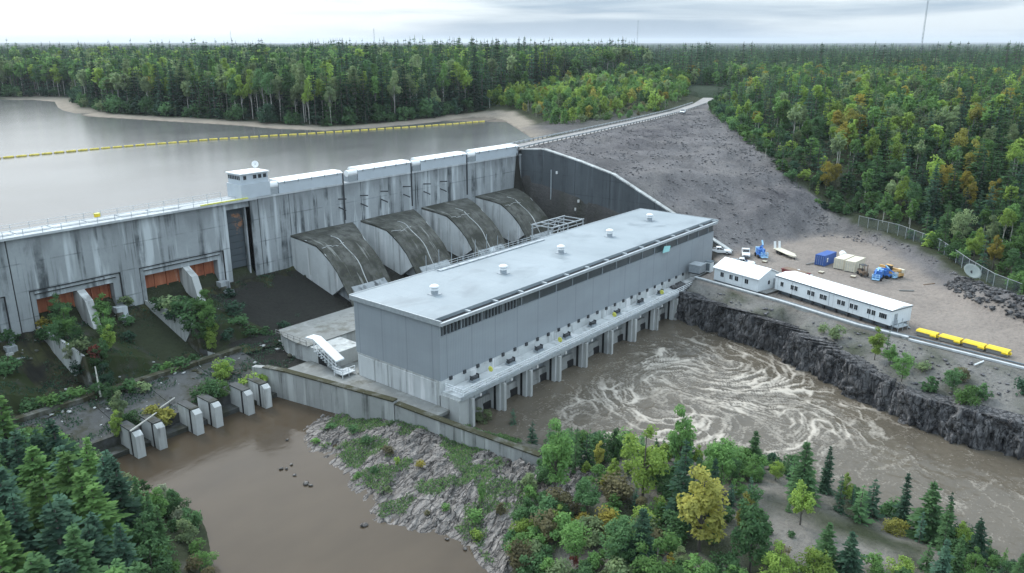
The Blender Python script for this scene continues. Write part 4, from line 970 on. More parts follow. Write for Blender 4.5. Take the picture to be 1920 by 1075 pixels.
# training wall and the walk beside it
tw = thing('training_wall', 'long stained concrete training wall between the brown pool and powerhouse', 'wall', (78, 95, 0))
TWP = [(73.2, 117.6, 4.9), (74.1, 112.2, 5.2), (75.9, 102, 5.15), (77.1, 95, 5.1), (78.2, 89, 5.0), (78.3, 88.9, 4.55), (79.4, 80.5, 4.0), (80.8, 72, 3.35), (82.4, 62.8, 2.6)]
for a, b_ in zip(TWP[:-1], TWP[1:]):
    if abs(a[1]-b_[1]) < .5: continue
    a = Vector(a); b_ = Vector(b_); d = Vector((b_.x-a.x, b_.y-a.y, 0)).normalized(); nrm = Vector((-d.y, d.x, 0)); a = a+d*.03; b_ = b_-d*.03
    MB().prism([a, b_, (b_.x, b_.y, -3), (a.x, a.y, -3)], nrm*.95).build('wall_panel', 'train_concrete', tw)
    a2 = a-nrm*.12+Vector((0, 0, .003)); b2 = b_-nrm*.12+Vector((0, 0, .003))
    MB().prism([a2, b2, b2+Vector((0, 0, .22)), a2+Vector((0, 0, .22))], nrm*1.2).build('coping', 'mossy_concrete', tw)
MB().prism([(72.2, 119.4, 4.9), (73.2, 117.62, 4.9), (73.2, 117.62, -3), (72.2, 119.4, -3)], (1, .4, 0)).build('wall_panel', 'train_concrete', tw)
walk = thing('service_walk', 'flat concrete walk between training wall and powerhouse end', 'walkway', (81, 95, 3))
MB().prism([(74.9, 117, 3.4), (84.3, 117, 3.4), (84.3, 82.5, 3.4), (80.0, 82.5, 3.4)], (0, 0, -.6)).build('slab', 'slab_concrete', walk)
MB().prism([(84.35, 117, 3.3), (98, 117, 3.3), (98, 105.6, 3.3), (84.35, 105.6, 3.3)], (0, 0, -.6)).build('slab', 'slab_concrete', walk)
mos = thing('upper_platform', 'raised concrete platform with curved face behind the powerhouse stair', 'platform', (88, 120, 3))
arc = [(86.3-.9*math.sin(t_*1.57), 126.5+1.2*t_, 0) for t_ in np.linspace(0, 1, 5)]
MB().prism([(83.2, 117.2, 2), (82.8, 121, 2), (83.2, 125, 2), (84.6, 128.4, 2), (105, 128.4, 2), (105, 117.2, 2)], (0, 0, 4.1)).build('platform_body', 'pale_concrete', mos)
MB().prism([(83.0, 110.6, 2), (83.0, 117.15, 2), (90, 117.15, 2), (90, 110.6, 2)], (0, 0, 4.1)).build('platform_body', 'pale_concrete', mos)
MB().prism([(82.5, 117.0, 6.11), (82.4, 121, 6.11), (82.9, 125.2, 6.11), (84.4, 128.7, 6.11), (105, 128.7, 6.11), (105, 117, 6.11)], (0, 0, .22)).build('platform_deck', 'slab_concrete', mos)
for zz in (.5, 1.0): MB().bar((82.6, 117.4, 6.33+zz), (82.6, 127, 6.33+zz), .07).build('rail', 'timber_grey', mos)
for k in range(6): MB().bar((82.6, 117.4+k*1.9, 6.33), (82.6, 117.4+k*1.9, 7.35), .08).build('post', 'timber_grey', mos)
bx('door_recess', 'crack', mos, 82.96, 82.999, 112.1, 114.6, 3.4, 5.7)
stair = thing('covered_stair', 'sloping pale covered stair beside the powerhouse end wall', 'stair', (82, 110, 3.4))
sp = [(116.6, 8.4), (114.4, 8.6), (108.0, 5.9)]
MB().prism([(81.9, y, z) for y, z in sp]+[(81.9, y, z-.25) for y, z in sp[::-1]], (1.9, 0, 0)).build('stair_roof', 'white_metal', stair)
for k in range(11):
    ya = 114.6-k*.62; zz = 6.1-k*.26; bx('step', 'galvanised', stair, 82.0, 83.7, ya-.6, ya, zz-.1, zz)
for dz in (.9, 1.6): MB().bar((81.95, 114.4, 6.2+dz), (81.95, 107.9, 3.5+dz), .08).build('handrail', 'white_metal', stair)
for k in range(7): ya = 114.2-k*1.0; MB().bar((81.95, ya, 6.1-k*.415), (81.95, ya, 8.3-k*.41), .09).build('post', 'white_metal', stair)
bx('landing', 'galvanised', stair, 81.3, 84.2, 105.6, 108, 3.9, 4.05)
for zz in (.5, 1.0):
    MB().bar((81.3, 105.6, 4.05+zz), (81.3, 108, 4.05+zz), .08).build('landing_rail', 'white_metal', stair); MB().bar((81.3, 105.6, 4.05+zz), (84.1, 105.6, 4.05+zz), .08).build('landing_rail', 'white_metal', stair)
for a, b_ in ((81.3, 105.6), (81.3, 107.9), (82.7, 105.6), (84.1, 105.6)): MB().bar((a, b_, 3.41), (a, b_, 5.1), .09).build('post', 'white_metal', stair)

# steel take-off frame behind the powerhouse
fr = thing('steel_gantry', 'grey steel lattice frame standing behind the powerhouse roof', 'frame', (160, 118, 3))
A = [(151, 112), (151, 118), (157.5, 112), (157.5, 118), (164, 112), (164, 118)]
for x, y in A: MB().bar((x, y, 2.5), (x, y, 17.4), .26).build('column', 'galvanised', fr)
for y in (112, 118):
    for z_, w_ in ((17.4, .26), (16.5, .16)): MB().bar((150.6, y, z_), (164.4, y, z_), w_).build('beam', 'galvanised', fr)
for x in (151, 154.2, 157.5, 160.7, 164): MB().bar((x, 112, 17.4), (x, 118, 17.4), .2).build('beam', 'galvanised', fr)
for (xa, ya), (xb, yb_) in (((151, 112), (154, 112)), ((157.5, 112), (154, 112)), ((157.5, 118), (161, 118)), ((164, 118), (161, 118)), ((164, 112), (161, 112))):
    MB().bar((xa, ya, 11.5), (xb, yb_, 17.3), .16).build('brace', 'galvanised', fr)
# ------------------------------------------------------------------ crest road with guard rails
rl, rr_ = road_off(3.3), road_off(-3.3)
n = 8; v = []
for i in range(n):
    z = ROADZ[i]+.12
    v += [(*rl[i], z), (*rr_[i], z)]
me = bpy.data.meshes.new('crest_road'); me.from_pydata(v, [], [(2*i+1, 2*i+3, 2*i+2, 2*i) for i in range(n-1)]); me.materials.append(simple('road_gravel', (0.27, 0.26, 0.25), .9, var=.2, scale=.6, bmp=.3))
o = bpy.data.objects.new('crest_road', me); COL.objects.link(o); o['kind'] = 'structure'
def guardrail(off, label, n=6, step=3.0):
    pts = [Vector((p[0], p[1], z+.02)) for p, z in zip(road_off(off), ROADZ)][:n]
    t_ = thing('guard_rail', label, 'guard rail', pts[0])
    for a, b_ in zip(pts[:-1], pts[1:]):
        m_ = max(1, round((b_-a).length/step))
        for k in range(m_):
            p = a+(b_-a)*k/m_; MB().bar(p, p+Vector((0, 0, .95)), .3).build('post', 'timber_grey', t_)
        MB().bar(a+Vector((0, 0, .8)), b_+Vector((0, 0, .8)), .14, .42).build('rail', 'galvanised', t_)
guardrail(-3.6, 'guard rail with many short posts on the gravel slope side of the crest road')
guardrail(3.6, 'guard rail on the pond side of the crest road')

# ------------------------------------------------------------------ vehicles (nose towards +X)
def pickup(paint='white_metal'):
    t_ = thing('pickup_truck', '', 'truck')
    L_, W = 5.8, 1.95
    prof = [(-2.9, .55), (-2.9, 1.12), (-.95, 1.16), (-.9, 1.14), (1.15, 1.14), (2.55, 1.02), (2.88, .82), (2.9, .5), (2.35, .45), (2.3, .5), (-2.0, .45)]
    MB().prism([(x, -W/2, z) for x, z in prof], (0, W, 0)).build('body', paint, t_, bevel=.05)
    cab = [(-1.0, 1.15), (-.85, 1.82), (.25, 1.86), (1.15, 1.15)]
    v = [(x, s*(W/2-.08-(.14 if z > 1.5 else 0)), z) for s in (-1, 1) for x, z in cab]
    cb = MB().add(v, [(0, 3, 2, 1), (4, 5, 6, 7), (0, 1, 5, 4), (1, 2, 6, 5), (2, 3, 7, 6), (3, 0, 4, 7)]).build('cab', paint, t_, bevel=.04)
    def pane(pts, nrm): MB().prism(pts, nrm).build('window', 'glass_dark', cb)
    pane([(.36, -.72, 1.78), (.36, .72, 1.78), (1.05, .8, 1.24), (1.05, -.8, 1.24)], (.03, 0, .03))
    pane([(-.92, -.7, 1.72), (-.92, .7, 1.72), (-1.0, .75, 1.3), (-1.0, -.75, 1.3)], (-.05, 0, .01))
    for s in (-1, 1):
        pane([(-.72, s*.80, 1.74), (-.15, s*.80, 1.76), (-.15, s*.89, 1.28), (-.8, s*.89, 1.28)], (0, s*.03, .01))
        pane([(-.05, s*.80, 1.76), (.22, s*.80, 1.76), (.9, s*.89, 1.28), (-.05, s*.89, 1.28)], (0, s*.03, .01))
    bx('bed_floor', 'dark_metal', t_, -2.8, -1.05, -.8, .8, 1.17, 1.19)
    for s in (-1, 1): bx('bed_side', paint, t_, -2.9, -1.02, s*.9-.06, s*.9+.06, 1.17, 1.38)
    bx('tailgate', paint, t_, -2.92, -2.82, -.84, .84, 1.17, 1.38)
    bx('grille', 'dark_metal', t_, 2.9, 2.94, -.6, .6, .58, .88)
    bx('bumper', 'grey_metal', t_, 2.86, 3.02, -.95, .95, .4, .56); bx('bumper', 'grey_metal', t_, -3.02, -2.9, -.9, .9, .4, .56)
    for s in (-1, 1): bx('headlight', 'lamp_glass', t_, 2.8, 2.93, s*.78-.14, s*.78+.14, .72, .92); bx('tail_light', 'red_paint', t_, -2.93, -2.86, s*.85-.08, s*.85+.08, .85, 1.1)
    for x in (-1.75, 1.8):
        for s in (-1, 1):
            w = MB().tube((x, s*.72, .4), (x, s*1.0, .4), .4, .4, 14).build('wheel', 'tyre', t_); MB().tube((x, s*1.0, .4), (x, s*1.02, .4), .22, .22, 10).build('rim', 'galvanised', w)
    return t_
proto = pickup()
def place(p, rz, px, py, z, label, group=None):
    c = p if not p.get('used') else copy_tree(p); p['used'] = 1; c.location = at(px, py, z); c.rotation_euler = (0, 0, rz); c['label'] = label
    if group: c['group'] = group
    return c
TR = [(1349, 476, R(-62), 'white pickup parked against the powerhouse end beside the low wall'), (1398, 480, R(205), 'white pickup facing the camera beside the blue boom lift'),
      (1497, 521, R(-50), 'white pickup half hidden behind the long white site trailer'), (1392, 498, R(-70), 'white pickup half hidden behind the gabled white site office'), (1280, 213, R(200), 'white pickup driving along the crest road at the forest edge')]
for i, (px, py, rz, lab) in enumerate(TR): place(proto, rz, px, py, 8.05 if i < 4 else ROADZ[4]+.15, lab, 'white pickup trucks')
for c in bpy.data.objects:
    if 'used' in c: del c['used']

# ------------------------------------------------------------------ frames of reference on the yard
class Loc:   # builds parts in a turned local frame
    def __init__(s, o, d): s.o = Vector(o); s.d = Vector((d[0], d[1], 0)).normalized(); s.n = Vector((s.d.y, -s.d.x, 0))
    def p(s, u, w, z): return s.o+s.d*u+s.n*w+Vector((0, 0, z))
    def box(s, name, mat, parent, u0, u1, w0, w1, z0, z1):
        v = [s.p(u, w, z) for z in (z0, z1) for u, w in ((u0, w0), (u1, w0), (u1, w1), (u0, w1))]
        m_ = MB().add(v, [(0, 1, 2, 3), (7, 6, 5, 4), (1, 0, 4, 5), (2, 1, 5, 6), (3, 2, 6, 7), (0, 3, 7, 4)]); return m_.build(name, mat, parent)
    def poly(s, name, mat, parent, pts, ext):
        e = s.d*ext[0]+s.n*ext[1]+Vector((0, 0, ext[2])); return MB().prism([s.p(*q) for q in pts], e).build(name, mat, parent)
def window(lc, parent, u, w, z, ww=.9, hh=1.0, dark=True):
    f = lc.box('window', 'white_metal', parent, u-ww/2-.08, u+ww/2+.08, w-.05, w-.005, z-.08, z+hh+.08)
    lc.box('pane', 'glass_dark', f, u-ww/2, u-.03, w-.08, w-.051, z, z+hh); lc.box('pane', 'glass_dark' if dark else 'skirting', f, u+.03, u+ww/2, w-.08, w-.051, z, z+hh)
# gabled site office (u runs towards the camera right, w away from the river)
A_ = at(1338, 527, 8); B_ = at(1420, 551, 8)
lc = Loc((A_.x, A_.y, 8.05), (B_-A_)); lc.n = -lc.n if lc.n.x < 0 else lc.n
go = thing('site_office', 'white gabled site office at the cliff edge beside the powerhouse', 'trailer', lc.o)
Lg = (B_-A_).length; Wg = 7.6
body = lc.box('wall', 'white_siding', go, 0, Lg, 0, Wg, .35, 3.2)
for u in (0.0, Lg-.12): lc.poly('gable', 'white_siding', go, [(u, 0, 3.2), (u, Wg, 3.2), (u, Wg/2, 4.75)], (.12, 0, 0))
lc.poly('roof', 'roof_white', go, [(-.3, -.35, 3.1), (-.3, Wg/2, 4.85), (-.3, Wg/2, 5.0), (-.3, -.35, 3.25)], (Lg+.6, 0, 0)); lc.poly('roof', 'roof_white', go, [(-.3, Wg+.35, 3.1), (-.3, Wg/2+.01, 4.85), (-.3, Wg/2+.01, 5.0), (-.3, Wg+.35, 3.25)], (Lg+.6, 0, 0))
lc.box('skirting', 'skirting', go, .1, Lg-.1, .1, Wg-.1, 0, .34)
for u, dk in ((2.3, True), (4.8, False), (6.3, True), (9.0, True)): window(lc, body, u, 0, 1.5, .9, 1.0, dk)
lc.box('door', 'grey_metal', go, Lg+.01, Lg+.06, 5.2, 6.1, .4, 2.5); lc.box('window', 'glass_dark', go, Lg+.01, Lg+.05, 3.4, 4.0, 1.5, 2.3)
lc.box('porch', 'timber_grey', go, Lg+.05, Lg+1.8, .6, 6.6, .2, .35)
# long trailer
A_ = at(1452, 545, 8.6); B_ = at(1668, 615, 8.6)
lc = Loc((A_.x, A_.y, 8.05), (B_-A_)); lc.n = -lc.n if lc.n.x < 0 else lc.n
lt = thing('site_trailer', 'long white flat-roofed modular site trailer with many small windows', 'trailer', lc.o)
Lt = (B_-A_).length; Wt = 6.2
body = lc.box('wall', 'white_siding', lt, 0, Lt, 0, Wt, .95, 3.75)
lc.box('roof_trim', 'skirting', lt, -.12, Lt+.12, -.12, Wt+.12, 3.76, 4.0)
lc.poly('roof', 'roof_white', lt, [(-.15, -.15, 4.01), (-.15, Wt+.15, 4.01), (-.15, Wt/2, 4.4)], (Lt+.3, 0, 0))
for k in range(10): lc.box('pile', 'dark_metal', lt, .8+k*(Lt-2)/9, 1.2+k*(Lt-2)/9, .3, .7, 0, .94)
lc.box('underfloor', 'skirting', lt, .3, Lt-.3, .9, Wt-.4, .0, .9)
for k in range(5): lc.box('joint_strip', 'grey_metal', lt, (k+1)*Lt/6-.04, (k+1)*Lt/6+.04, -.025, -.004, 1, 3.7)
for k, u in enumerate((1.9, 4.6, 5.6, 8.9, 9.9, 12.0, 12.9, 16.2, 17.2, 19.1, 20.1, 23.0, 24.0, 25.6, 26.4)):
    if u < Lt-.6: window(lc, body, u, 0, 2.0, .75, .95, True)
dr = lc.box('door', 'grey_metal', lt, Lt+.005, Lt+.06, 1.0, 1.9, 1.05, 3.1); lc.box('handle', 'dark_metal', dr, Lt+.061, Lt+.1, 1.7, 1.78, 2.0, 2.2)
st_ = lc.box('stair_landing', 'galvanised', lt, Lt+.1, Lt+1.4, .5, 3.6, .75, .9)
for w in (.55, 2.0, 3.55):
    for u in (Lt+.15, Lt+1.35): lc.box('landing_post', 'galvanised', st_, u-.04, u+.04, w-.04, w+.04, 0, 1.85)
for k in range(3): lc.box('stair_step', 'galvanised', st_, Lt+.2, Lt+1.3, 3.65+k*.35, 3.95+k*.35, .5-k*.22, .58-k*.22)
for zz in (1.35, 1.8): lc.box('landing_rail', 'galvanised', st_, Lt+1.3, Lt+1.38, .5, 3.6, zz, zz+.06)
# little dark cabin and bin between powerhouse and office
p = at(1312, 515, 7.9); t_ = thing('tool_box', 'grey steel tool crate at the corner of powerhouse and site office', 'crate', p)
bx('crate_body', 'grey_metal', t_, p.x-.6, p.x+2.6, p.y-.2, p.y+2.6, 8.2, 10.0); bx('lid', 'galvanised', t_, p.x-.7, p.x+2.7, p.y-.3, p.y+2.7, 10.01, 10.15); bx('skid', 'black', t_, p.x-.5, p.x+2.5, p.y-.1, p.y+2.5, 7.9, 8.19)
p = at(1332, 512, 7.9); t_ = thing('toilet_cabin', 'narrow pale cabin beside the gabled site office', 'cabin', p)
bx('cabin_body', 'white_siding', t_, p.x, p.x+1.5, p.y, p.y+1.5, 8.0, 10.4); bx('roof', 'skirting', t_, p.x-.1, p.x+1.6, p.y-.1, p.y+1.6, 10.41, 10.55); bx('door', 'skirting', t_, p.x-.04, p.x-.005, p.y+.3, p.y+1.2, 8.3, 10.1)
p = at(1480, 517, 8); t_ = thing('red_dumpster', 'dark red steel dumpster behind the site trailers', 'dumpster', p)
lc = Loc((p.x, p.y, 8.02), (-.3, -1)); lc.poly('bin_body', 'red_paint', t_, [(-.3, 0, 0), (5.2, 0, 0), (5.6, 0, 1.8), (-.7, 0, 1.8)], (0, 2.2, 0)); lc.box('rim', 'red_paint', t_, -.8, 5.7, -.08, 2.28, 1.801, 1.92); lc.box('load', 'brown_wood', t_, -.4, 5.3, .15, 2.05, 1.921, 2.0)
# containers
def container(name, label, corner, along, paint, rib=True, group=None):
    d = Vector((along[0], along[1], 0)).normalized(); lc = Loc((corner.x, corner.y, 8.06), d)
    t_ = thing(name, label, 'container', lc.o, group); Lc, Wc, Hc = 6.06, 2.44, 2.6
    v = []; n_ = 24   # corrugated side towards w=0 and w=Wc
    for w, s in ((0, 1), (Wc, -1)):
        pts = []
        for k in range(n_+1):
            u = .12+(Lc-.24)*k/n_; pts.append((u, w+s*(.05 if k % 2 else .0), .16))
        side = MB()
        a = [lc.p(*q) for q in pts]; b_ = [q+Vector((0, 0, Hc-.3)) for q in a]; m_ = len(a)
        side.add(a+b_, [(k, k+1, m_+k+1, m_+k) if s > 0 else (k+1, k, m_+k, m_+k+1) for k in range(n_)]).build('side_panel', paint, t_)
    lc.box('roof', paint, t_, .02, Lc-.02, .02, Wc-.02, Hc-.1, Hc); lc.box('floor', 'dark_metal', t_, .02, Lc-.02, .06, Wc-.06, 0, .14)
    lc.box('end_panel', paint, t_, Lc-.16, Lc-.06, .08, Wc-.08, .15, Hc-.12)
    for u in (.0, Lc-.14):
        for w in (-.01, Wc-.13): lc.box('corner_post', paint, t_, u, u+.14, w, w+.14, 0, Hc+.03)
    for w in (0, Wc-.1): lc.box('bottom_rail', paint, t_, .14, Lc-.14, w, w+.1, .0, .15); lc.box('top_rail', paint, t_, .14, Lc-.14, w, w+.1, Hc-.14, Hc+.01)
    for k in range(2):
        dr = lc.box('door', paint, t_, .04, .1, .15+k*1.08, 1.2+k*1.08, .15, Hc-.14)
        for q in range(2): lc.box('lock_bar', 'galvanised', dr, -.01, .039, .42+k*1.08+q*.5, .47+k*1.08+q*.5, .25, Hc-.25)
    return t_, lc
c0 = at(1543, 501, 8); al = at(1571, 490, 8)-c0; bl = at(1527, 497, 8)
bc, lcb = container('shipping_container', 'blue steel shipping container in the yard left of two cream ones', bl+(al.normalized()*0), al, 'container_blue', group='shipping containers in the yard')
for u0, u1, z0, z1 in ((1.0, 1.7, 1.5, 1.9), (1.05, 1.6, .9, 1.35)): lcb.box('white_marking', 'roof_white', bc, u0, u1, 2.5, 2.52, z0, z1)
al2 = at(1629, 500, 8)-at(1604, 512, 8)
container('shipping_container', 'cream steel shipping container between the blue one and another cream one', at(1562, 504, 8), al2, 'tan_paint', group='shipping containers in the yard')
container('shipping_container', 'cream steel shipping container nearest the forklift', at(1582, 509, 8), al2, 'tan_paint', group='shipping containers in the yard')
p = at(1580, 488, 8); t_ = thing('white_tank', 'small white tank behind the cream shipping containers', 'tank', p)
MB().tube((p.x-1, p.y-.6, 9.4), (p.x+1, p.y+.6, 9.4), .8, .8, 14).build('tank', 'white_metal', t_); bx('cradle', 'dark_metal', t_, p.x-.7, p.x+.7, p.y-.5, p.y+.5, 8.0, 8.75)

def boom_lift(name, label, px, py, d, up, s=1.0):
    p = at(px, py, 8.03); lc = Loc(p, d); t_ = thing(name, label, 'lift', p, 'blue boom lifts in the yard')
    lc.box('chassis', 'blue_paint', t_, -1.5*s, 1.5*s, -.9*s, .9*s, .45*s, .95*s)
    for u in (-1.1, 1.1):
        for w in (-.95, .95):
            a = lc.p(u*s, w*s-.16, .45*s); b_ = lc.p(u*s, w*s+.16, .45*s); MB().tube(a, b_, .45*s, .45*s, 12).build('wheel', 'tyre', t_)
    lc.box('turret', 'blue_paint', t_, -1.3*s, .7*s, -.8*s, .8*s, .96*s, 2.0*s); lc.box('counterweight', 'light_blue', t_, -1.9*s, -1.31*s, -.8*s, .8*s, 1.0*s, 2.1*s)
    MB().bar(lc.p(-.9*s, 0, 2.1*s), lc.p(.9*s, 0, up*.75*s+1.2), .36*s).build('lower_boom', 'blue_paint', t_)
    MB().bar(lc.p(.9*s, 0, up*.75*s+1.25), lc.p(-.2*s+up*.1, 0, up*s+1.6), .3*s).build('upper_boom', 'light_blue', t_)
    MB().bar(lc.p(.9*s, .3, up*.75*s+1.25), lc.p(2.6*s, .3, 1.7*s), .26*s).build('jib', 'blue_paint', t_)
    bk = lc.box('basket', 'light_blue', t_, 2.3*s, 3.1*s, -.8*s, .8*s, .55*s, .68*s)
    for u in (2.32, 3.05):
        for w in (-.76, 0, .76): lc.box('basket_post', 'light_blue', bk, u*s-.04, u*s+.04, w*s-.04, w*s+.04, .68*s, 1.7*s)
    for zz in (1.15, 1.66):
        for w in (-.76, .76): lc.box('basket_rail', 'light_blue', bk, 2.3*s, 3.1*s, w*s-.04, w*s+.04, zz*s, zz*s+.07)
        for u in (2.32, 3.05): lc.box('basket_rail', 'light_blue', bk, u*s-.04, u*s+.04, -.76*s, .76*s, zz*s, zz*s+.07)
boom_lift('boom_lift', 'blue boom lift with folded arm beside the white pickup', 1426, 482, (-.75, -.65), 2.6, 1.05)
boom_lift('boom_lift', 'low blue boom lift in front of the orange lift, basket towards the camera', 1645, 524, (-.9, -.1), 1.2, 1.0)
boom_lift('boom_lift', 'blue boom lift tucked against the orange lift', 1658, 520, (-.2, -1), 1.4, .9)
# flatbed trailer with raised ramps
p = at(1470, 478, 8.03); lc = Loc(p, at(1494, 489, 8)-at(1452, 470, 8)); t_ = thing('flatbed_trailer', 'pale flatbed trailer with two raised loading ramps', 'trailer', p)
for k in range(8): lc.box('deck_plank', 'tan_paint', t_, -3.4+k*.85, -2.58+k*.85, -1.15, 1.15, .85, .98)
lc.box('frame', 'dark_metal', t_, -3.3, 3.3, -.9, .9, .62, .84)
for u in (-1.6, -.6):
    for w in (-1.05, 1.05): MB().tube(lc.p(u, w-.14, .42), lc.p(u, w+.14, .42), .42, .42, 12).build('wheel', 'tyre', t_)
for w in (-.95, .35): lc.poly('ramp', 'white_metal', t_, [(-3.45, w, .98), (-3.75, w, 2.7), (-3.6, w, 2.72), (-3.3, w, .98)], (0, .6, 0))
lc.poly('gooseneck', 'tan_paint', t_, [(3.41, -.9, .6), (5.0, -.35, .6), (5.0, .35, .6), (3.41, .9, .6)], (0, 0, .35)); lc.box('jack', 'dark_metal', t_, 4.7, 4.85, -.1, .1, 0, .59)
# forklift
p = at(1618, 517, 8.03); lc = Loc(p, (-.75, -.65)); t_ = thing('forklift', 'small dark brown forklift beside the cream container', 'forklift', p)
lc.box('chassis', 'brown_wood', t_, -1.4, .9, -.65, .65, .4, 1.1); lc.box('seat', 'black', t_, -.7, -.1, -.35, .35, 1.11, 1.5); lc.box('counterweight', 'brown_wood', t_, -1.8, -1.41, -.65, .65, .4, 1.3)
for u in (-1.2, .6):
    for w in (-.75, .75): MB().tube(lc.p(u, w-.14, .4), lc.p(u, w+.14, .4), .4, .4, 12).build('wheel', 'tyre', t_)
for u in (-1.1, .6):
    for w in (-.58, .58): lc.box('cage_post', 'dark_metal', t_, u-.05, u+.05, w-.05, w+.05, 1.1, 2.45)
lc.box('cage_roof', 'dark_metal', t_, -1.2, .7, -.65, .65, 2.46, 2.55)
for w in (-.4, .4): lc.box('mast', 'brown_wood', t_, .95, 1.08, w-.08, w+.08, .1, 2.9); lc.box('fork', 'dark_metal', t_, 1.09, 2.3, w-.07, w+.07, .12, .2)
# orange telehandler-like lift
p = at(1672, 518, 8.03); lc = Loc(p, at(1690, 523, 8)-at(1642, 508, 8)); t_ = thing('orange_lift', 'pale orange lift with long arm behind the blue boom lifts', 'lift', p)
lc.box('chassis', 'orange_paint', t_, -2.6, 2.4, -1, 1, .6, 1.3)
for u in (-1.8, 1.6):
    for w in (-1.05, 1.05): MB().tube(lc.p(u, w-.2, .55), lc.p(u, w+.2, .55), .55, .55, 12).build('wheel', 'tyre', t_)
MB().bar(lc.p(2.2, 0, 1.9), lc.p(-3.6, 0, 1.7), .5).build('arm', 'orange_paint', t_); lc.box('engine_cover', 'tan_paint', t_, 1.0, 2.6, -.95, -.3, 1.31, 2.1); lc.box('cab', 'glass_dark', t_, -1.2, .2, .3, 1.0, 1.31, 2.6); lc.box('cab_roof', 'orange_paint', t_, -1.3, .3, .25, 1.05, 2.61, 2.72)
# big dish near the fence
p = at(1818, 539, 9.3); p.z = ground_h(p.x, p.y); ds = thing('dish_antenna', 'large weathered grey dish antenna on a dark pole near the fence', 'antenna', p)
MB().tube(p, p+Vector((0, 0, 2.4)), .14, .12, 8).build('pole', 'dark_metal', ds); bx('foot', 'timber_grey', ds, p.x-1, p.x+1, p.y-.25, p.y+.25, p.z-.05, p.z+.2)
dish(p+Vector((.1, .2, 3.0)), 1.9, (-.45, -.5, .75), .6, 'dish_grey', ds); MB().bar(p+Vector((0, 0, 2.4)), p+Vector((.1, .2, 3.4)), .25).build('mount', 'dark_metal', ds)
# fence
FP = [(232, 65), (226, 53), (214.5, 40.5), (200, 31.2), (190.5, 24.6), (186, 19)]
fen = thing('chain_link_fence', 'tall grey chain link fence between gravel yard and forest', 'fence', (214, 40, 9))
for a, b_ in zip(FP[:-1], FP[1:]):
    a = Vector((*a, ground_h(*a)+.4)); b_ = Vector((*b_, ground_h(*b_)+.4)); m_ = max(1, round((b_-a).length/3.2))
    for k in range(m_): q = a+(b_-a)*k/m_; MB().tube(q-Vector((0, 0, .8)), q+Vector((0, 0, 2.7)), .07, .07, 6).build('post', 'galvanised', fen)
    MB().bar(a+Vector((0, 0, 2.65)), b_+Vector((0, 0, 2.65)), .08).build('top_rail', 'galvanised', fen)
    d = b_-a; nw = int(d.length/.3); wm = MB()
    for k in range(-8, nw):
        for s in (0, 1):
            u0, u1 = (k*.3, k*.3+2.5) if s == 0 else (k*.3+2.5, k*.3)
            z0, z1 = 0.05, 2.6
            if u0 > u1:
                pass
            ua, ub = max(0, min(d.length, u0)), max(0, min(d.length, u1)); f0 = (ua-u0)/(u1-u0); f1 = (ub-u0)/(u1-u0)
            if abs(ua-ub) < .1: continue
            wm.bar(a+d*(ua/d.length)+Vector((0, 0, z0+(z1-z0)*f0)), a+d*(ub/d.length)+Vector((0, 0, z0+(z1-z0)*f1)), .014)
    wo_ = wm.build('wire_mesh', 'skirting', fen); wo_['kind'] = 'stuff'
# yellow bins in a row along the yard edge
for i in range(4):
    a = at(1716+i*43.5, 628+i*10.6, 8.05); lc = Loc(a, Vector((-.17, -.985, 0))); lc.n = -lc.n if lc.n.x < 0 else lc.n
    t_ = thing('yellow_bin', f'low bin with bright yellow lid beside the road, {ordinal(i)} from the trailer', 'bin', lc.o, 'yellow lidded bins along the yard road')
    lc.box('bin_body', 'timber_grey', t_, .1, 3.5, .1, 1.7, 0, .75)
    lc.poly('lid', 'yellow_paint', t_, [(0, -.05, .76), (0, .2, 1.05), (0, 1.5, 1.05), (0, 1.85, .76)], (3.55, 0, 0))
    lc.box('lid_lip', 'yellow_paint', t_, 2.6, 3.7, -.25, -.06, .5, .74); lc.box('hitch', 'yellow_paint', t_, 3.56, 3.85, .6, 1.1, .3, .7)
    for u in (.4, 3.1): lc.box('skid', 'dark_metal', t_, u-.12, u+.12, -.02, 1.8, -.04, .0)
# retaining wall and pale kerb along the river side of the yard
rw = thing('retaining_wall', 'low concrete retaining wall with pale kerb along the cliff edge', 'wall', (157, 60, 6))
RWP = [(163.3, 80.2), (161.0, 69.5), (158.6, 58.6), (155.9, 49.5), (153.4, 40.8), (152.2, 31.5)]
for a, b_ in zip(RWP[:-1], RWP[1:]):
    a = Vector((*a, 8.2)); b_ = Vector((*b_, 8.2)); d = (b_-a).normalized(); nn = Vector((-d.y, d.x, 0)); nn = -nn if nn.x < 0 else nn; a += d*.03; b_ -= d*.03
    MB().prism([a, b_, b_-Vector((0, 0, 3.2)), a-Vector((0, 0, 3.2))], nn*.5).build('wall_panel', 'train_concrete', rw)
    a2, b2 = a-nn*.1, b_-nn*.1; MB().prism([a2+Vector((0, 0, .003)), b2+Vector((0, 0, .003)), b2+Vector((0, 0, .22)), a2+Vector((0, 0, .22))], nn*.75).build('kerb', 'deck_concrete', rw)
kp = [(152.0, 31.2), (151.0, 22), (149.8, 13), (148.6, 3), (147.8, -8)]
t_ = thing('road_kerb', 'long pale kerb along the river side of the yard road', 'kerb', (151, 20, 7.9))
for a, b_ in zip(kp[:-1], kp[1:]): MB().bar((*a, 8.05), (*b_, 8.05), .6, .35).build('kerb_stone', 'deck_concrete', t_)
t_ = thing('steel_pipe', 'dark pipe running beside the kerb below the yellow bins', 'pipe', (153, 40, 8.1))
for a, b_ in zip(RWP[2:]+kp[1:3], RWP[3:]+kp[1:4]): MB().tube((a[0]+1.3, a[1], 8.2), (b_[0]+1.3, b_[1], 8.2), .16, .16, 8).build('pipe_length', 'skirting', t_)
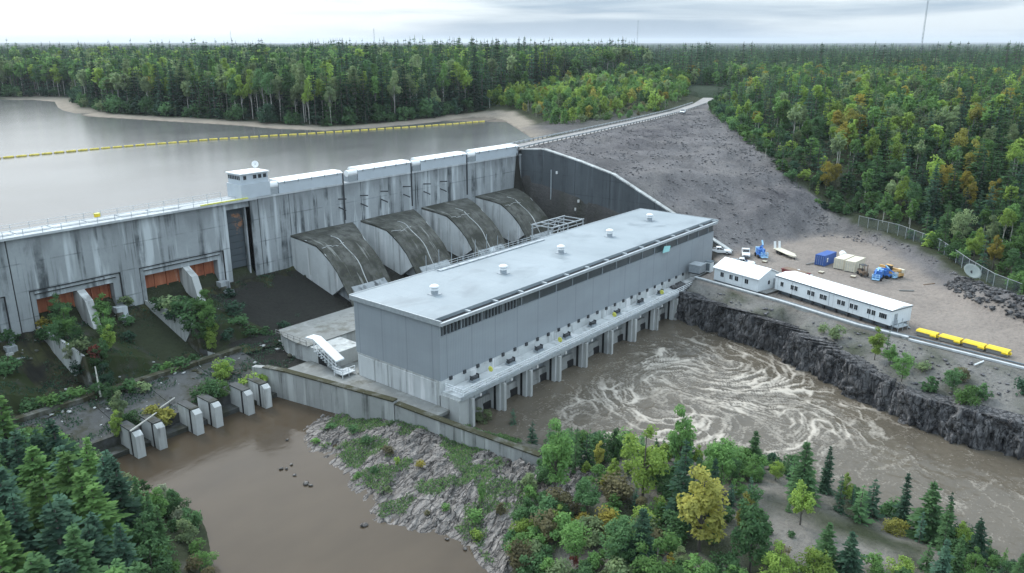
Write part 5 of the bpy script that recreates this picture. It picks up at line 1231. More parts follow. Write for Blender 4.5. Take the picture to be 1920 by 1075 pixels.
p = at(1828, 688, 7); p.z = ground_h(p.x, p.y); set_props(MB().tube(p+Vector((-1, 0, .25)), p+Vector((1.6, -.9, .35)), .14, .14, 7).build('pipe_piece', 'white_metal'), 'short pale pipe lying on the bank below the kerb', 'pipe')

# ------------------------------------------------------------------ yellow boom on the pond
BP = [at(-60, 303, 26), at(0, 297, 26), at(200, 278, 26), at(400, 262, 26), at(600, 250, 26), at(800, 237, 26), at(910, 228, 26)]
dist = [0]
for a, b_ in zip(BP[:-1], BP[1:]): dist.append(dist[-1]+(b_-a).length)
fm = None; k = 0; s = 0.0; pitch = 3.7
def boom_at(s):
    for i in range(len(BP)-1):
        if s <= dist[i+1]: return BP[i]+(BP[i+1]-BP[i])*((s-dist[i])/(dist[i+1]-dist[i])), (BP[i+1]-BP[i]).normalized()
    return BP[-1], (BP[-1]-BP[-2]).normalized()
fl_mesh = MB().lathe((0, 0, 0), [(.15, -1.5), (.38, -1.4), (.42, -.9), (.42, .9), (.38, 1.4), (.15, 1.5)], 10, 'X')
proto_f = fl_mesh.build('boom_float', 'boom_yellow', thing('tmp_float', '', '')); tmp = proto_f.parent; proto_f.parent = None; bpy.data.objects.remove(tmp)
floats = []
while s < dist[-1]:
    q, d = boom_at(s); o = proto_f if k == 0 else proto_f.copy()
    if k: COL.objects.link(o)
    o.location = (q.x, q.y, 26.02+.04*math.sin(k)); o.rotation_euler = (0, 0, math.atan2(d.y, d.x)); o['category'] = 'float'; o['group'] = 'yellow floats of the boom across the pond'
    floats.append((proj(q.x, q.y, 26)[0], o)); s += pitch; k += 1
floats = [o for x, o in sorted(floats, key=lambda e: e[0])]
for i, o in enumerate(floats): o['label'] = f'yellow cylindrical float in the boom line across the pond, {ordinal(i)} from left'
cab = MB()
for a, b_ in zip(BP[:-1], BP[1:]): cab.bar(a+Vector((0, 0, .05)), b_+Vector((0, 0, .05)), .1)
cab.bar(BP[-1]+Vector((0, 0, .05)), at(930, 224, 27.2), .12)
set_props(cab.build('boom_cable', 'dark_metal'), 'long cable joining the yellow boom floats to the sandy shore', 'cable')

# ------------------------------------------------------------------ distant masts
for i, (px, ytop, dd, rad, lab) in enumerate(((702, 56, 2300, .7, 'thin lattice mast on the skyline above the middle of the pond'), (1195, 42, 2600, 1.0, 'lattice mast on the skyline above the crest road'), (1729, -40, 1500, .8, 'tall guyed mast rising out of the picture at right'), (434, 60, 2300, .5, 'faint thin mast on the skyline at left'))):
    d = ray(px, 80); d = d/np.hypot(d[0], d[1]); x, y = d[0]*dd, d[1]*dd; zt = CAMH+(80-ytop)/F_PX*dd
    t_ = thing('lattice_mast', lab, 'mast', (x, y, 28), 'masts on the skyline'); w = rad*1.5
    for q in range(3): MB().bar((x+w*math.cos(q*2.09), y+w*math.sin(q*2.09), 28), (x+w*.8*math.cos(q*2.09), y+w*.8*math.sin(q*2.09), zt), rad*.45).build('mast_leg', 'grey_metal', t_)
    nb = int((zt-28)/6)
    for k in range(nb):
        q = k % 3; r_ = (k+1) % 3; za, zb = 28+k*6, 34+k*6; MB().bar((x+w*math.cos(q*2.09), y+w*math.sin(q*2.09), za), (x+w*math.cos(r_*2.09), y+w*math.sin(r_*2.09), zb), rad*.3).build('brace', 'grey_metal', t_)

# odds and ends lying about the yard
SCRAP = [(1742, 533, 'dark timber lying on the gravel left of the dish antenna', .3), (1770, 541, 'dark steel beam lying across the rubble by the dish antenna', -.4), (1806, 548, 'dark beam lying below the dish antenna', .1), (1655, 462, 'long dark pole lying on the gravel near the fence', .9), (1520, 494, 'short plank on the gravel beside the blue container', .5), (1700, 545, 'pale plank lying on the yard gravel', -.2)]
for px, py, lab, a_ in SCRAP:
    p = at(px, py, 8.4)
    for _ in range(3): p = at(px, py, ground_h(p.x, p.y)+.25)
    d = Vector((math.cos(a_-.9), math.sin(a_-.9), .04)); set_props(MB().bar(p-d*1.5, p+d*1.5, .3, .22).build('beam_scrap', 'brown_wood' if 'dark' in lab else 'timber_grey'), lab, 'beam')
for i, (px, py) in enumerate(((1434, 492), (1540, 512), (1600, 520))):
    p = at(px, py, 8.03); t_ = thing('wood_pallet', f'small stack of wooden pallets on the yard gravel, {ordinal(i)} from left', 'pallet', p, 'pallets in the yard')
    for k in range(5): bx('deck_board', 'tan_paint', t_, p.x-.6, p.x+.6, p.y-.5+k*.22, p.y-.34+k*.22, p.z+.3, p.z+.33)
    for k in range(3): bx('stringer', 'brown_wood', t_, p.x-.6+k*.55, p.x-.5+k*.55, p.y-.5, p.y+.54, p.z, p.z+.299)
# ------------------------------------------------------------------ plants: meshes of unit height
def diamonds(c, ax, side, ln_, wd_):
    """leaf-shaped quads: centres, long axes, side axes (unit), lengths, widths"""
    l = ax*ln_[:, None]; w = side*wd_[:, None]
    v = np.stack([c, c+l*.45+w, c+l, c+l*.45-w], 1).reshape(-1, 3)
    return v, np.arange(len(v)).reshape(-1, 4)
def unit(a): return a/np.maximum(1e-9, np.linalg.norm(a, axis=1))[:, None]
def raw_mesh(name, parts):
    """parts: list of (verts, quads, material)"""
    vs = []; qs = []; mi = []; mats = []; n = 0
    for v, q, m_ in parts:
        if m_ not in mats: mats.append(m_)
        vs.append(v); qs.append(q+n); mi.append(np.full(len(q), mats.index(m_))); n += len(v)
    vs = np.concatenate(vs); qs = np.concatenate(qs); mi = np.concatenate(mi)
    me = bpy.data.meshes.new(name); me.vertices.add(len(vs)); me.vertices.foreach_set('co', vs.astype(np.float32).ravel())
    me.loops.add(qs.size); me.loops.foreach_set('vertex_index', qs.astype(np.int32).ravel())
    me.polygons.add(len(qs)); me.polygons.foreach_set('loop_start', np.arange(0, qs.size, 4, dtype=np.int32)); me.polygons.foreach_set('material_index', mi.astype(np.int32))
    me.update(calc_edges=True)
    for m_ in mats: me.materials.append(MATS[m_])
    return me
def tubes(segs, n=6):
    vs = []; qs = []; k = 0
    for p, q, r0, r1 in segs:
        p = Vector(p); q = Vector(q); d = (q-p).normalized(); u = Vector((0, 0, 1)) if abs(d.z) < .9 else Vector((1, 0, 0)); a = d.cross(u).normalized(); b_ = d.cross(a)
        for c, r in ((p, r0), (q, r1)):
            for i in range(n): t_ = 2*math.pi*i/n; vs.append(tuple(c+(a*math.cos(t_)+b_*math.sin(t_))*r))
        for i in range(n): qs.append((k+(i+1) % n, k+i, k+n+i, k+n+(i+1) % n))
        k += 2*n
    return np.array(vs), np.array(qs)
def spruce(seed, levels, per, cards, rad, fat=1.0, power=.8):
    g = np.random.default_rng(seed); C = []; A = []; S = []; Ls = []; Ws = []
    lean = g.normal(0, .012, 2)
    for l in range(levels):
        t_ = (l+g.uniform(0, .6))/levels; z = .05+.95*t_; rr = rad*((1-t_)**power)*g.uniform(.78, 1.12)+.012; nb = max(3, int(per*(1-.55*t_)+.5)); a0 = g.uniform(0, 6.28)
        for b_ in range(nb):
            if g.random() < .14: continue
            az = a0+6.283*b_/nb+g.normal(0, .28); rb = rr*g.uniform(.58, 1.22); out = np.array((math.cos(az), math.sin(az), 0)); sd = np.array((-math.sin(az), math.cos(az), 0))
            droop = -.38+.55*t_
            for k in range(cards):
                s = (k+.45)/cards; pos = out*rb*s*.82+np.array((lean[0]*z, lean[1]*z, z+droop*rb*s*(1.1-.5*s)))
                for sg in ((-1, 1) if k < cards-1 else (0,)):
                    ax = out*(.75 if sg else 1.0)+sd*sg*g.uniform(.4, .9)+np.array((0, 0, droop*.55+g.normal(0, .12)))
                    C.append(pos+g.normal(0, .006, 3)); A.append(ax); S.append(np.cross(ax, (g.normal(0, .35), g.normal(0, .35), 1.0))); Ls.append((rb*.42+.018)*g.uniform(.75, 1.2)*fat**.5); Ws.append((.014+.055*rb)*g.uniform(.7, 1.3)*fat)
    C = np.array(C); A = unit(np.array(A)); S = unit(np.array(S))
    v, q = diamonds(C, A, S, np.array(Ls), np.array(Ws))
    # leader
    tv, tq = tubes([((lean[0], lean[1], .93), (lean[0], lean[1], 1.03), .008, .002)], 4)
    return np.concatenate([v, tv]), np.concatenate([q, tq+len(v)])
def spruce_trunk(seed): return tubes([((0, 0, -.05), (0, 0, .55), .017, .011), ((0, 0, .55), (0, 0, .95), .011, .003)], 6)
def broad(seed, nleaf, clumps, cx, base, size, spread=.5, flat_=1.0):
    """rounded crown: clumps of leaves from height base to 1, half width cx"""
    g = np.random.default_rng(seed); cen = []; tries = 0
    while len(cen) < clumps and tries < 4000:
        tries += 1
        p = g.uniform(-1, 1, 3); r = np.linalg.norm(p)
        if r > 1 or r < .35: continue
        h_ = (base+1)/2+p[2]*(1-base)/2*.86; taper = 1-.35*max(0, p[2])
        cen.append((p[0]*cx*.8*taper, p[1]*cx*.8*taper, h_))
    cen = np.array(cen); rc = cx*spread*g.uniform(.5, 1.25, len(cen))
    k = g.integers(0, len(cen), nleaf); d = unit(g.normal(0, 1, (nleaf, 3))); rr = g.uniform(.25, 1, nleaf)**.45
    C = cen[k]+d*(rr*rc[k])[:, None]*np.array((1, 1, .8*flat_)); 
    N_ = unit(d*.7+np.array((0, 0, .55))+g.normal(0, .45, (nleaf, 3))); A = unit(np.cross(N_, g.normal(0, 1, (nleaf, 3)))); S = np.cross(N_, A)
    v, q = diamonds(C, A, S, size*g.uniform(.7, 1.3, nleaf), size*.42*g.uniform(.7, 1.3, nleaf))
    return v, q, cen
def broad_trunk(cen, base, seed, r=.02):
    g = np.random.default_rng(seed); segs = [((0, 0, -.05), (.01, 0, base), r, r*.75), ((.01, 0, base), (0, .01, .8), r*.75, r*.25)]
    for c in cen[:7]:
        z0 = max(base*.8, c[2]*.62); segs.append(((0.005, 0.005, z0), tuple(c), r*.4, r*.12))
    return tubes(segs, 5)
CR = {}; TKM = {}; FULL = {}
def make_kind(key, cv, cq, tv, tq, bark):
    CR[key] = raw_mesh(key+'_crown', [(cv, cq, 'leaf_mid')]); TKM[key] = raw_mesh(key+'_trunk', [(tv, tq, bark)])
    FULL[key] = (cv, cq, tv, tq, bark)
for i in range(5):
    v, q = spruce(10+i, 21, 10, 4, (.17, .21, .25, .19, .15)[i]); make_kind(f'spruce_hi{i}', v, q, *spruce_trunk(i), 'bark_grey')
    v, q = spruce(30+i, 11, 7, 2, (.15, .19, .22, .17, .13)[i], 1.75); make_kind(f'spruce_lo{i}', v, q, *spruce_trunk(i), 'bark_grey')
for i in range(5):
    cx, base = ((.34, .12), (.25, .18), (.36, .15), (.22, .08), (.26, .25))[i]
    v, q, c = broad(50+i, 3000, 34, cx, base, .036, .33); make_kind(f'broad_hi{i}', v, q, *broad_trunk(c, base, i), 'bark_grey')
    v, q, c = broad(60+i, 520, 20, cx, base, .08, .38); make_kind(f'broad_lo{i}', v, q, *broad_trunk(c, base, i), 'bark_grey')
for i in range(3):
    cx, base = ((.17, .42), (.2, .5), (.15, .35))[i]
    v, q, c = broad(70+i, 1500, 16, cx, base, .034, .5); make_kind(f'aspen_hi{i}', v, q, *broad_trunk(c, base, i, .013), 'bark_white')
    v, q, c = broad(75+i, 380, 12, cx, base, .075, .52); make_kind(f'aspen_lo{i}', v, q, *broad_trunk(c, base, i, .014), 'bark_white')
for i in range(4):
    v, q, c = broad(80+i, 1300, 16, (.55, .7, .6, .45)[i], .02, .085, .42); make_kind(f'shrub_hi{i}', v, q, *broad_trunk(c*.8, .1, i, .02), 'bark_grey')
    v, q, c = broad(85+i, 260, 10, (.55, .7, .6, .45)[i], .02, .17, .46); make_kind(f'shrub_lo{i}', v, q, *broad_trunk(c*.8, .1, i, .02), 'bark_grey')

# ------------------------------------------------------------------ where plants stand
PL = []   # kind, shape index, x, y, z, height, width factor, colour, region
def plant(kind, x, y, h_, col, reg, i=None, wf=1.0, z=None):
    PL.append([kind, random.randrange(5 if kind in ('spruce', 'broad') else 3 if kind == 'aspen' else 4) if i is None else i, x, y, ground_h(x, y)-.1 if z is None else z, h_, wf, col, reg])
def pick(d):
    r = random.random()*sum(d.values())
    for k, v in d.items():
        r -= v
        if r <= 0: return k
    return k
class Spacer:
    def __init__(s, c): s.c = c; s.g = {}
    def ok(s, x, y, d):
        i, j = int(x//s.c), int(y//s.c); r = int(d//s.c)+1
        for a in range(i-r, i+r+1):
            for b_ in range(j-r, j+r+1):
                for q in s.g.get((a, b_), ()):
                    if (q[0]-x)**2+(q[1]-y)**2 < d*d: return False
        s.g.setdefault((i, j), []).append((x, y)); return True
SP = Spacer(3.0)
def hero(kind, px, py, z, h_, col, reg, i=0, wf=1.0, keep=1.2):
    p = at(px, py, z); g = ground_h(p.x, p.y)
    for _ in range(4): p = at(px, py, g); g = ground_h(p.x, p.y)
    SP.ok(p.x, p.y, 0); big = 1.28 if reg == TH else 1.0
    if reg == TH and h_ > 4:
        for q in range(6): SP.ok(p.x+1.3*math.cos(q*1.05), p.y+1.3*math.sin(q*1.05), 0)
    plant(kind, p.x, p.y, h_*big, col, reg, i, wf)
# thicket on the near bank (px of the foot)
TH = 'in the thicket on the near bank'
for a in [('broad', 1205, 930, 3, 8.6, 'lime', TH, 0, .95), ('broad', 1312, 1035, 4, 9.2, 'yellow', TH, 3, 1.15), ('broad', 1275, 905, 3, 9.6, 'green', TH, 3, .72), ('broad', 1350, 915, 2, 6.2, 'green', TH, 2, 1.0), ('broad', 1040, 930, 3, 9.3, 'green', TH, 3, .85),
          ('spruce', 1502, 935, 2.6, 6.6, 'mid', TH, 2, 1.15), ('spruce', 1546, 925, 2.4, 5.6, 'dark', TH, 4, 1.0), ('broad', 1411, 920, 2, 4.4, 'green', TH, 1, .9), ('spruce', 1455, 890, 1, 2.6, 'mid', TH, 1, 1.1), ('broad', 1580, 955, 2, 4.4, 'lime', TH, 1, .7),
          ('spruce', 1690, 985, 2, 6.0, 'blue', TH, 0, .9), ('spruce', 1735, 1010, 2, 6.2, 'mid', TH, 2, 1.35), ('spruce', 1775, 985, 1.4, 4.0, 'dark', TH, 1, 1.0), ('broad', 1500, 985, 3, 5.0, 'lime', TH, 1, 1.0), ('spruce', 1572, 960, 2, 4.2, 'dark', TH, 0, 1.1),
          ('spruce', 1632, 965, 2, 4.2, 'dark', TH, 2, 1.3), ('spruce', 1610, 975, 2, 4.0, 'mid', TH, 2, 1.4), ('spruce', 1275, 985, 3.5, 9.0, 'dark', TH, 1, .95), ('broad', 1405, 1075, 3.6, 8.6, 'mid', TH, 3, .9), ('broad', 1395, 1010, 3.5, 5.2, 'yellow', TH, 3, .8),
          ('spruce', 962, 810, 1, 3.6, 'blue', TH, 1, 1.2), ('spruce', 998, 830, 1, 3.0, 'dark', TH, 2, 1.2), ('broad', 905, 800, 1, 3.6, 'sage', TH, 0, 1.2), ('broad', 932, 795, 1, 2.8, 'ochre', TH, 1, 1.0), ('broad', 885, 795, 1, 2.4, 'yellow', TH, 1, 1.0),
          ('broad', 1122, 880, 2, 3.6, 'yellow', TH, 3, .8), ('broad', 1090, 860, 1.5, 4.0, 'green', TH, 2, 1.0), ('broad', 1148, 880, 2, 5.2, 'mid', TH, 3, .8), ('shrub', 1025, 1010, 3, 3.2, 'brown', TH, 0, 1.0), ('shrub', 1060, 960, 3, 3.0, 'brown', TH, 1, 1.1),
          ('broad', 1100, 975, 3, 5.2, 'mid', TH, 1, 1.0), ('shrub', 1135, 1000, 3, 2.8, 'ochre', TH, 2, 1.0), ('broad', 1080, 1050, 3, 4.4, 'green', TH, 2, 1.0), ('shrub', 1160, 940, 3, 3.0, 'brown', TH, 2, 1.2), ('spruce', 1200, 1075, 4, 6.6, 'dark', TH, 2, 1.2),
          ('broad', 1170, 1075, 4, 6.2, 'mid', TH, 2, 1.0), ('broad', 1230, 1120, 4, 7.0, 'green', TH, 0, 1.0), ('shrub', 1075, 1060, 3, 1.0, 'red', TH, 1, .8), ('shrub', 990, 1050, 2.5, 2.4, 'sage', TH, 1, 1.2), ('broad', 1455, 1110, 4, 5.2, 'lime', TH, 0, 1.0), ('spruce', 1590, 1075, 3.5, 4.2, 'dark', TH, 2, 1.3),
          ('spruce', 1545, 1060, 3.4, 4.4, 'mid', TH, 2, 1.2), ('broad', 1520, 1120, 4, 5.0, 'lime', TH, 2, 1.0), ('spruce', 1760, 1100, 3, 4.8, 'blue', TH, 1, 1.1)]:
    hero(*a)
RO = 'on the rocky point beside the training wall'
for a in [('broad', 902, 945, 1.5, 3.4, 'green', RO, 3, .75), ('shrub', 745, 870, 1, 1.4, 'lime', RO, 3, .7), ('shrub', 890, 975, 1.5, 1.5, 'green', RO, 1, 1.3), ('shrub', 890, 1010, 1.2, 1.2, 'lime', RO, 1, 1.4), ('shrub', 690, 830, .8, 1.1, 'mid', RO, 1, 1.8), ('shrub', 660, 810, .8, 1.2, 'mid', RO, 1, 1.6), ('shrub', 620, 805, .6, 1.0, 'mid', RO, 0, 1.8),
          ('shrub', 725, 850, 1, 1.1, 'brown', RO, 1, 1.8), ('shrub', 700, 885, .8, .9, 'mid', RO, 2, 1.8), ('shrub', 670, 895, .6, .9, 'green', RO, 2, 1.6), ('shrub', 790, 875, 1, .9, 'ochre', RO, 1, 1.6), ('shrub', 590, 830, .5, .9, 'green', RO, 0, 1.7), ('shrub', 835, 955, 1, .9, 'green', RO, 1, 1.3), ('shrub', 800, 965, 1, .7, 'brown', RO, 2, 1.3), ('shrub', 940, 960, 1.8, 1.4, 'brown', RO, 2, 1.2), ('shrub', 730, 920, .6, .8, 'sage', RO, 2, 1.6)]:
    hero(*a)
CL = 'along the cliff top below the yard'
for a in [('broad', 1640, 675, 5.5, 4.8, 'lime', CL, 3, 1.0), ('broad', 1668, 690, 5.5, 3.6, 'green', CL, 1, 1.0), ('spruce', 1662, 665, 6.2, 3.4, 'mid', CL, 1, 1.0), ('broad', 1690, 715, 5.2, 4.2, 'green', CL, 2, 1.0), ('shrub', 1700, 745, 4.8, 2.6, 'mid', CL, 1, 1.1), ('shrub', 1650, 700, 5.5, 2.0, 'mid', CL, 0, 1.2), ('shrub', 1720, 770, 4.5, 2.0, 'lime', CL, 1, 1.0),
          ('shrub', 1570, 640, 6, 2.2, 'sage', CL, 0, 1.1), ('shrub', 1545, 625, 6.3, 1.3, 'sage', CL, 1, 1.1), ('broad', 1785, 735, 5.4, 3.4, 'mid', CL, 2, 1.1), ('shrub', 1810, 760, 5, 2.6, 'green', CL, 1, 1.1), ('shrub', 1760, 755, 4.8, 2.4, 'green', CL, 0, 1.1), ('shrub', 1740, 735, 5, 2.0, 'mid', CL, 2, 1.1), ('shrub', 1800, 715, 6, 2.0, 'brown', CL, 0, 1.0), ('shrub', 1840, 745, 5.6, 1.8, 'mid', CL, 2, 1.1), ('shrub', 1730, 700, 6, 1.5, 'sage', CL, 1, 1.2), ('shrub', 1915, 740, 6, 2.0, 'dark', CL, 1, 1.0)]:
    hero(a[0], a[1], a[2], a[3], a[4]*1.35, *a[5:])
# plants that took root in the old chutes and on the apron
CHU = 'growing in the old spillway chutes'
SLX = np.arange(6, 110.01, .5); SLY = np.arange(128, 153.9, .5); SLZ = slope_z(*np.meshgrid(SLX, SLY)); PRX = [-p[0] for p in PROFILE]; PRZ = [p[1] for p in PROFILE]; PRR = [p[1] for p in PROFR]
def built_h(x, y):
    if y > 130.6:
        z = SLZ[max(0, min(len(SLY)-1, int(round((y-128)/.5)))), max(0, min(len(SLX)-1, int(round((x-6)/.5))))]
        for x0, x1, w in BAYS:
            if x0+.2 < x < x1-2.2 and y > 133:
                u = ((x-x0-.2)/(x1-x0-2.4))**1.4; z = max(z, float(np.interp(-y, PRX, PRZ))*(1-u)+float(np.interp(-y, PRX, PRR))*u)
        return z
    return 2.3+(y-118.2)/10.8*1.6 if y > 118.2 else (2.45 if y > 117.2 else .75 if y > 114.6 else -.5)
def chute(kind, px, py, h_, col, i, wf=1.0):
    d = ray(px, py); d = d/np.linalg.norm(d); t_ = 120.0
    while t_ < 230:
        x, y, z = d[0]*t_, d[1]*t_, CAMH+d[2]*t_
        if z < built_h(x, y): break
        t_ += .25
    plant(kind, x, y, h_*1.55, col, CHU, i, wf, z=z-.1)
for a in [('broad', 384, 600, 4.6, 'green', 0, 1.0), ('broad', 392, 622, 4.2, 'green', 3, 1.2), ('broad', 388, 640, 3.8, 'green', 0, .9), ('broad', 398, 662, 3.6, 'lime', 3, 1.0), ('broad', 372, 640, 2.6, 'mid', 2, 1.0), ('broad', 405, 640, 2.6, 'lime', 1, 1.0),
          ('broad', 116, 612, 4.6, 'mid', 0, 1.0), ('broad', 128, 636, 4.4, 'green', 0, 1.0), ('broad', 112, 650, 3.4, 'mid', 2, .9), ('broad', 145, 655, 3.0, 'mid', 2, .9), ('broad', 196, 610, 4.2, 'green', 3, 1.2), ('broad', 200, 636, 4.2, 'green', 0, .9), ('broad', 208, 660, 3.4, 'lime', 3, 1.1), ('broad', 196, 672, 2.6, 'mid', 1, 1.0),
          ('shrub', 178, 672, 1.6, 'red', 3, 1.0), ('broad', 190, 700, 3.4, 'mid', 0, .9), ('broad', 200, 735, 4.0, 'dark', 0, .9), ('broad', 214, 765, 3.4, 'mid', 0, .9), ('broad', 226, 800, 4.2, 'sage', 3, .9), ('broad', 222, 825, 3.4, 'lime', 3, .9), ('shrub', 292, 796, 2.4, 'yellow', 3, 1.3), ('shrub', 312, 795, 1.8, 'yellow', 3, 1.1),
          ('shrub', 345, 590, 2.2, 'mid', 1, 1.3), ('shrub', 318, 585, 2.0, 'sage', 1, 1.3), ('shrub', 300, 582, 1.8, 'mid', 0, 1.2), ('shrub', 330, 605, 1.8, 'dark', 1, 1.3), ('shrub', 355, 620, 1.7, 'mid', 0, 1.2), ('shrub', 362, 600, 2.2, 'mid', 2, 1.2), ('shrub', 92, 640, 2.0, 'mid', 0, 1.2), ('shrub', 80, 615, 1.3, 'ochre', 1, 1.6), ('shrub', 60, 610, 1.2, 'ochre', 1, 1.6),
          ('shrub', 150, 665, 1.8, 'sage', 1, 1.2), ('shrub', 135, 672, 1.6, 'pale', 3, 1.1), ('shrub', 415, 708, 2.4, 'lime', 0, 1.0), ('shrub', 428, 700, 1.8, 'green', 0, 1.0), ('shrub', 470, 730, 1.7, 'lime', 1, 1.2), ('shrub', 492, 722, 1.4, 'lime', 3, 1.2), ('shrub', 340, 690, 1.3, 'mid', 1, 1.7), ('shrub', 318, 696, 1.2, 'green', 2, 1.7), ('shrub', 292, 702, 1.2, 'mid', 2, 1.7), ('shrub', 360, 682, 1.2, 'mid', 2, 1.6),
          ('shrub', 140, 752, 1.4, 'green', 1, 1.6), ('shrub', 115, 760, 1.4, 'mid', 1, 1.6), ('shrub', 90, 768, 1.5, 'green', 1, 1.5), ('shrub', 62, 772, 1.4, 'mid', 1, 1.5), ('shrub', 395, 748, 2.4, 'mid', 2, 1.2), ('shrub', 412, 742, 2.0, 'green', 0, 1.2), ('shrub', 375, 752, 1.6, 'mid', 1, 1.3), ('shrub', 250, 800, 2.0, 'mid', 0, 1.2), ('shrub', 430, 560, 1.4, 'dark', 2, 1.6), ('shrub', 440, 590, 1.8, 'dark', 1, 1.5),
          ('shrub', 450, 615, 1.6, 'mid', 1, 1.4), ('shrub', 430, 640, 1.6, 'dark', 0, 1.4), ('shrub', 235, 575, 1.5, 'sage', 0, 1.3), ('shrub', 240, 610, 1.5, 'mid', 0, 1.2), ('shrub', 238, 640, 1.4, 'dark', 0, 1.3), ('shrub', 470, 632, 1.2, 'mid', 1, 1.7), ('shrub', 500, 628, 1.2, 'mid', 2, 1.7), ('shrub', 530, 618, 1.1, 'dark', 1, 1.7), ('shrub', 15, 608, 1.6, 'ochre', 1, 1.5), ('shrub', 10, 650, 2.0, 'mid', 0, 1.3), ('shrub', 20, 700, 1.8, 'mid', 1, 1.3),
          ('shrub', 560, 600, .9, 'dark', 1, 1.8), ('shrub', 520, 560, .9, 'dark', 2, 1.8), ('shrub', 270, 735, 1.4, 'sage', 0, 1.2), ('shrub', 240, 740, 1.8, 'mid', 0, 1.2), ('shrub', 150, 700, 1.4, 'dark', 1, 1.4), ('shrub', 180, 745, 1.8, 'mid', 0, 1.2)]:
    chute(*a)
# left bank
LB = 'on the near left bank'
LBP = np.array(LEFT_SHORE+[(-30, -60), (-30, 150)], float)
def fill(poly, n, dmin, fn, box):
    for _ in range(n):
        x, y = random.uniform(box[0], box[1]), random.uniform(box[2], box[3])
        if not pip1(x, y, poly): continue
        r = fn(x, y)
        if r is None: continue
        if SP.ok(x, y, dmin*(r[5] if len(r) > 5 else 1)): plant(r[0], x, y, r[1], r[2], r[3], None, r[4])
def lb(x, y):
    d = pd1(x, y, LEFT_SHORE, False)
    if d < 1.2: return None
    if d < 5.5 and y < 112: return ('shrub', random.uniform(1.6, 3.2), pick(dict(sage=3, mid=3, green=3, pale=1, lime=1, red=.25, brown=.6)), LB, 1.0, .75)
    if d < 8: return (pick(dict(shrub=2, spruce=2, broad=2)), random.uniform(3.5, 7), pick(dict(mid=3, green=3, blue=1)), LB, 1.15, .8)
    return ('spruce', random.uniform(8.5, 13), pick(dict(blue=3, mid=4, dark=.3, green=2.6)), LB, random.uniform(1.25, 1.7)) if random.random() < .9 else ('spruce', random.uniform(4, 6), 'lime', LB, 1.4)
fill([tuple(p) for p in LBP], 5000, 2.5, lb, (-12, 48, 40, 150))
# rest of the thicket
def th(x, y):
    for cx_, cy_, r_ in ((93.5, 32.5, 4.2), (91, 19, 6.2), (88.5, 24, 4.5), (87, 29, 3.2), (92, 26, 3.4)):
        if (x-cx_)**2+(y-cy_)**2 < r_*r_: return None
    if 72 < x < 87 and 9 < y < 33: return ('shrub', random.uniform(1, 2.2), pick(dict(mid=3, green=2, lime=2, brown=1)), TH, 1.1, 1.1)
    d = pd1(x, y, TAIL_SHORE, False); d2 = pd1(x, y, POINT_SHORE, False)
    if d < .8 or d2 < 4: return None
    if d < 4: return (pick(dict(spruce=3, shrub=3)), random.uniform(1.5, 3.6), pick(dict(dark=2, mid=3, green=1)), TH, 1.1, .7)
    if x < 78: return (pick(dict(shrub=4, broad=2)), random.uniform(2, 4), pick(dict(mid=4, green=4, brown=.7, sage=1, lime=1, ochre=.2)), TH, 1.1, .8)
    if random.random() < .42: return ('spruce', random.uniform(2.6, 6.5), pick(dict(dark=2, mid=4, blue=3)), TH, random.uniform(.95, 1.35), .9)
    return (pick(dict(broad=2.6, shrub=3)), random.uniform(1.8, 4.4), pick(dict(mid=2, green=4.5, dark=.5, lime=3.2, brown=.25, yellow=.3, ochre=.15)), TH, 1.0)
fill([tuple(p) for p in THICK], 7000, 1.75, th, (20, 108, -30, 80))
# hillside forest on the right
HF = 'in the forest on the right hillside'
RF = np.array([(p[0]-3.0 if p[0] > 238 else p[0]+4.5, p[1]) for p in FOREST_EDGE[1:]]+[(700, -110), (700, 330), (520, 240), (441, 203)], float)
def colour_field(x, y, s): return nfield(x/38, y/38, s)
def rf(x, y):
    if y < .08*x-18: return None
    d = pd1(x, y, FOREST_EDGE, False); c = colour_field(x, y, 3); c2 = colour_field(x, y, 9)
    if random.random() < (.55 if d < 14 else .22): return (pick(dict(spruce=2, shrub=3)), random.uniform(2.2, 5), pick(dict(mid=3, dark=1.5, green=2.5, lime=.6)), HF, 1.1, .7)
    if d < 4 and random.random() < .6: return (pick(dict(spruce=2, shrub=3)), random.uniform(2.5, 5), pick(dict(mid=3, dark=2, green=1)), HF, 1.1, .8)
    for hx, hy, r_ in ((262, 93, 5), (248, 80, 3.6), (250, 45, 5), (243, 38, 5.5)):
        if (x-hx)**2+(y-hy)**2 < r_*r_: return ('broad', random.uniform(8, 12), pick(dict(ochre=3, yellow=1.2)), HF, .8)
    if c > .12: k = pick(dict(broad=2.2, aspen=2.6, spruce=2.4))
    elif c < -.2: k = pick(dict(spruce=7, aspen=1))
    else: k = pick(dict(spruce=4.6, aspen=2.4, broad=.8))
    big = min(1, d/12)
    if k == 'spruce': return (k, random.uniform(8, 15.5)*(.7+.3*big), pick(dict(dark=3, mid=4, blue=3)), HF, .95)
    return (k, random.uniform(8.5, 14)*(.55+.45*big), pick(dict(green=3, lime=2.6, sage=2.4, mid=1.6, yellow=.2+.8*max(0, c2), ochre=.25+1.6*max(0, c2))), HF, .85)
fill([tuple(p) for p in RF], 34000, 2.55, rf, (160, 560, -40, 300))
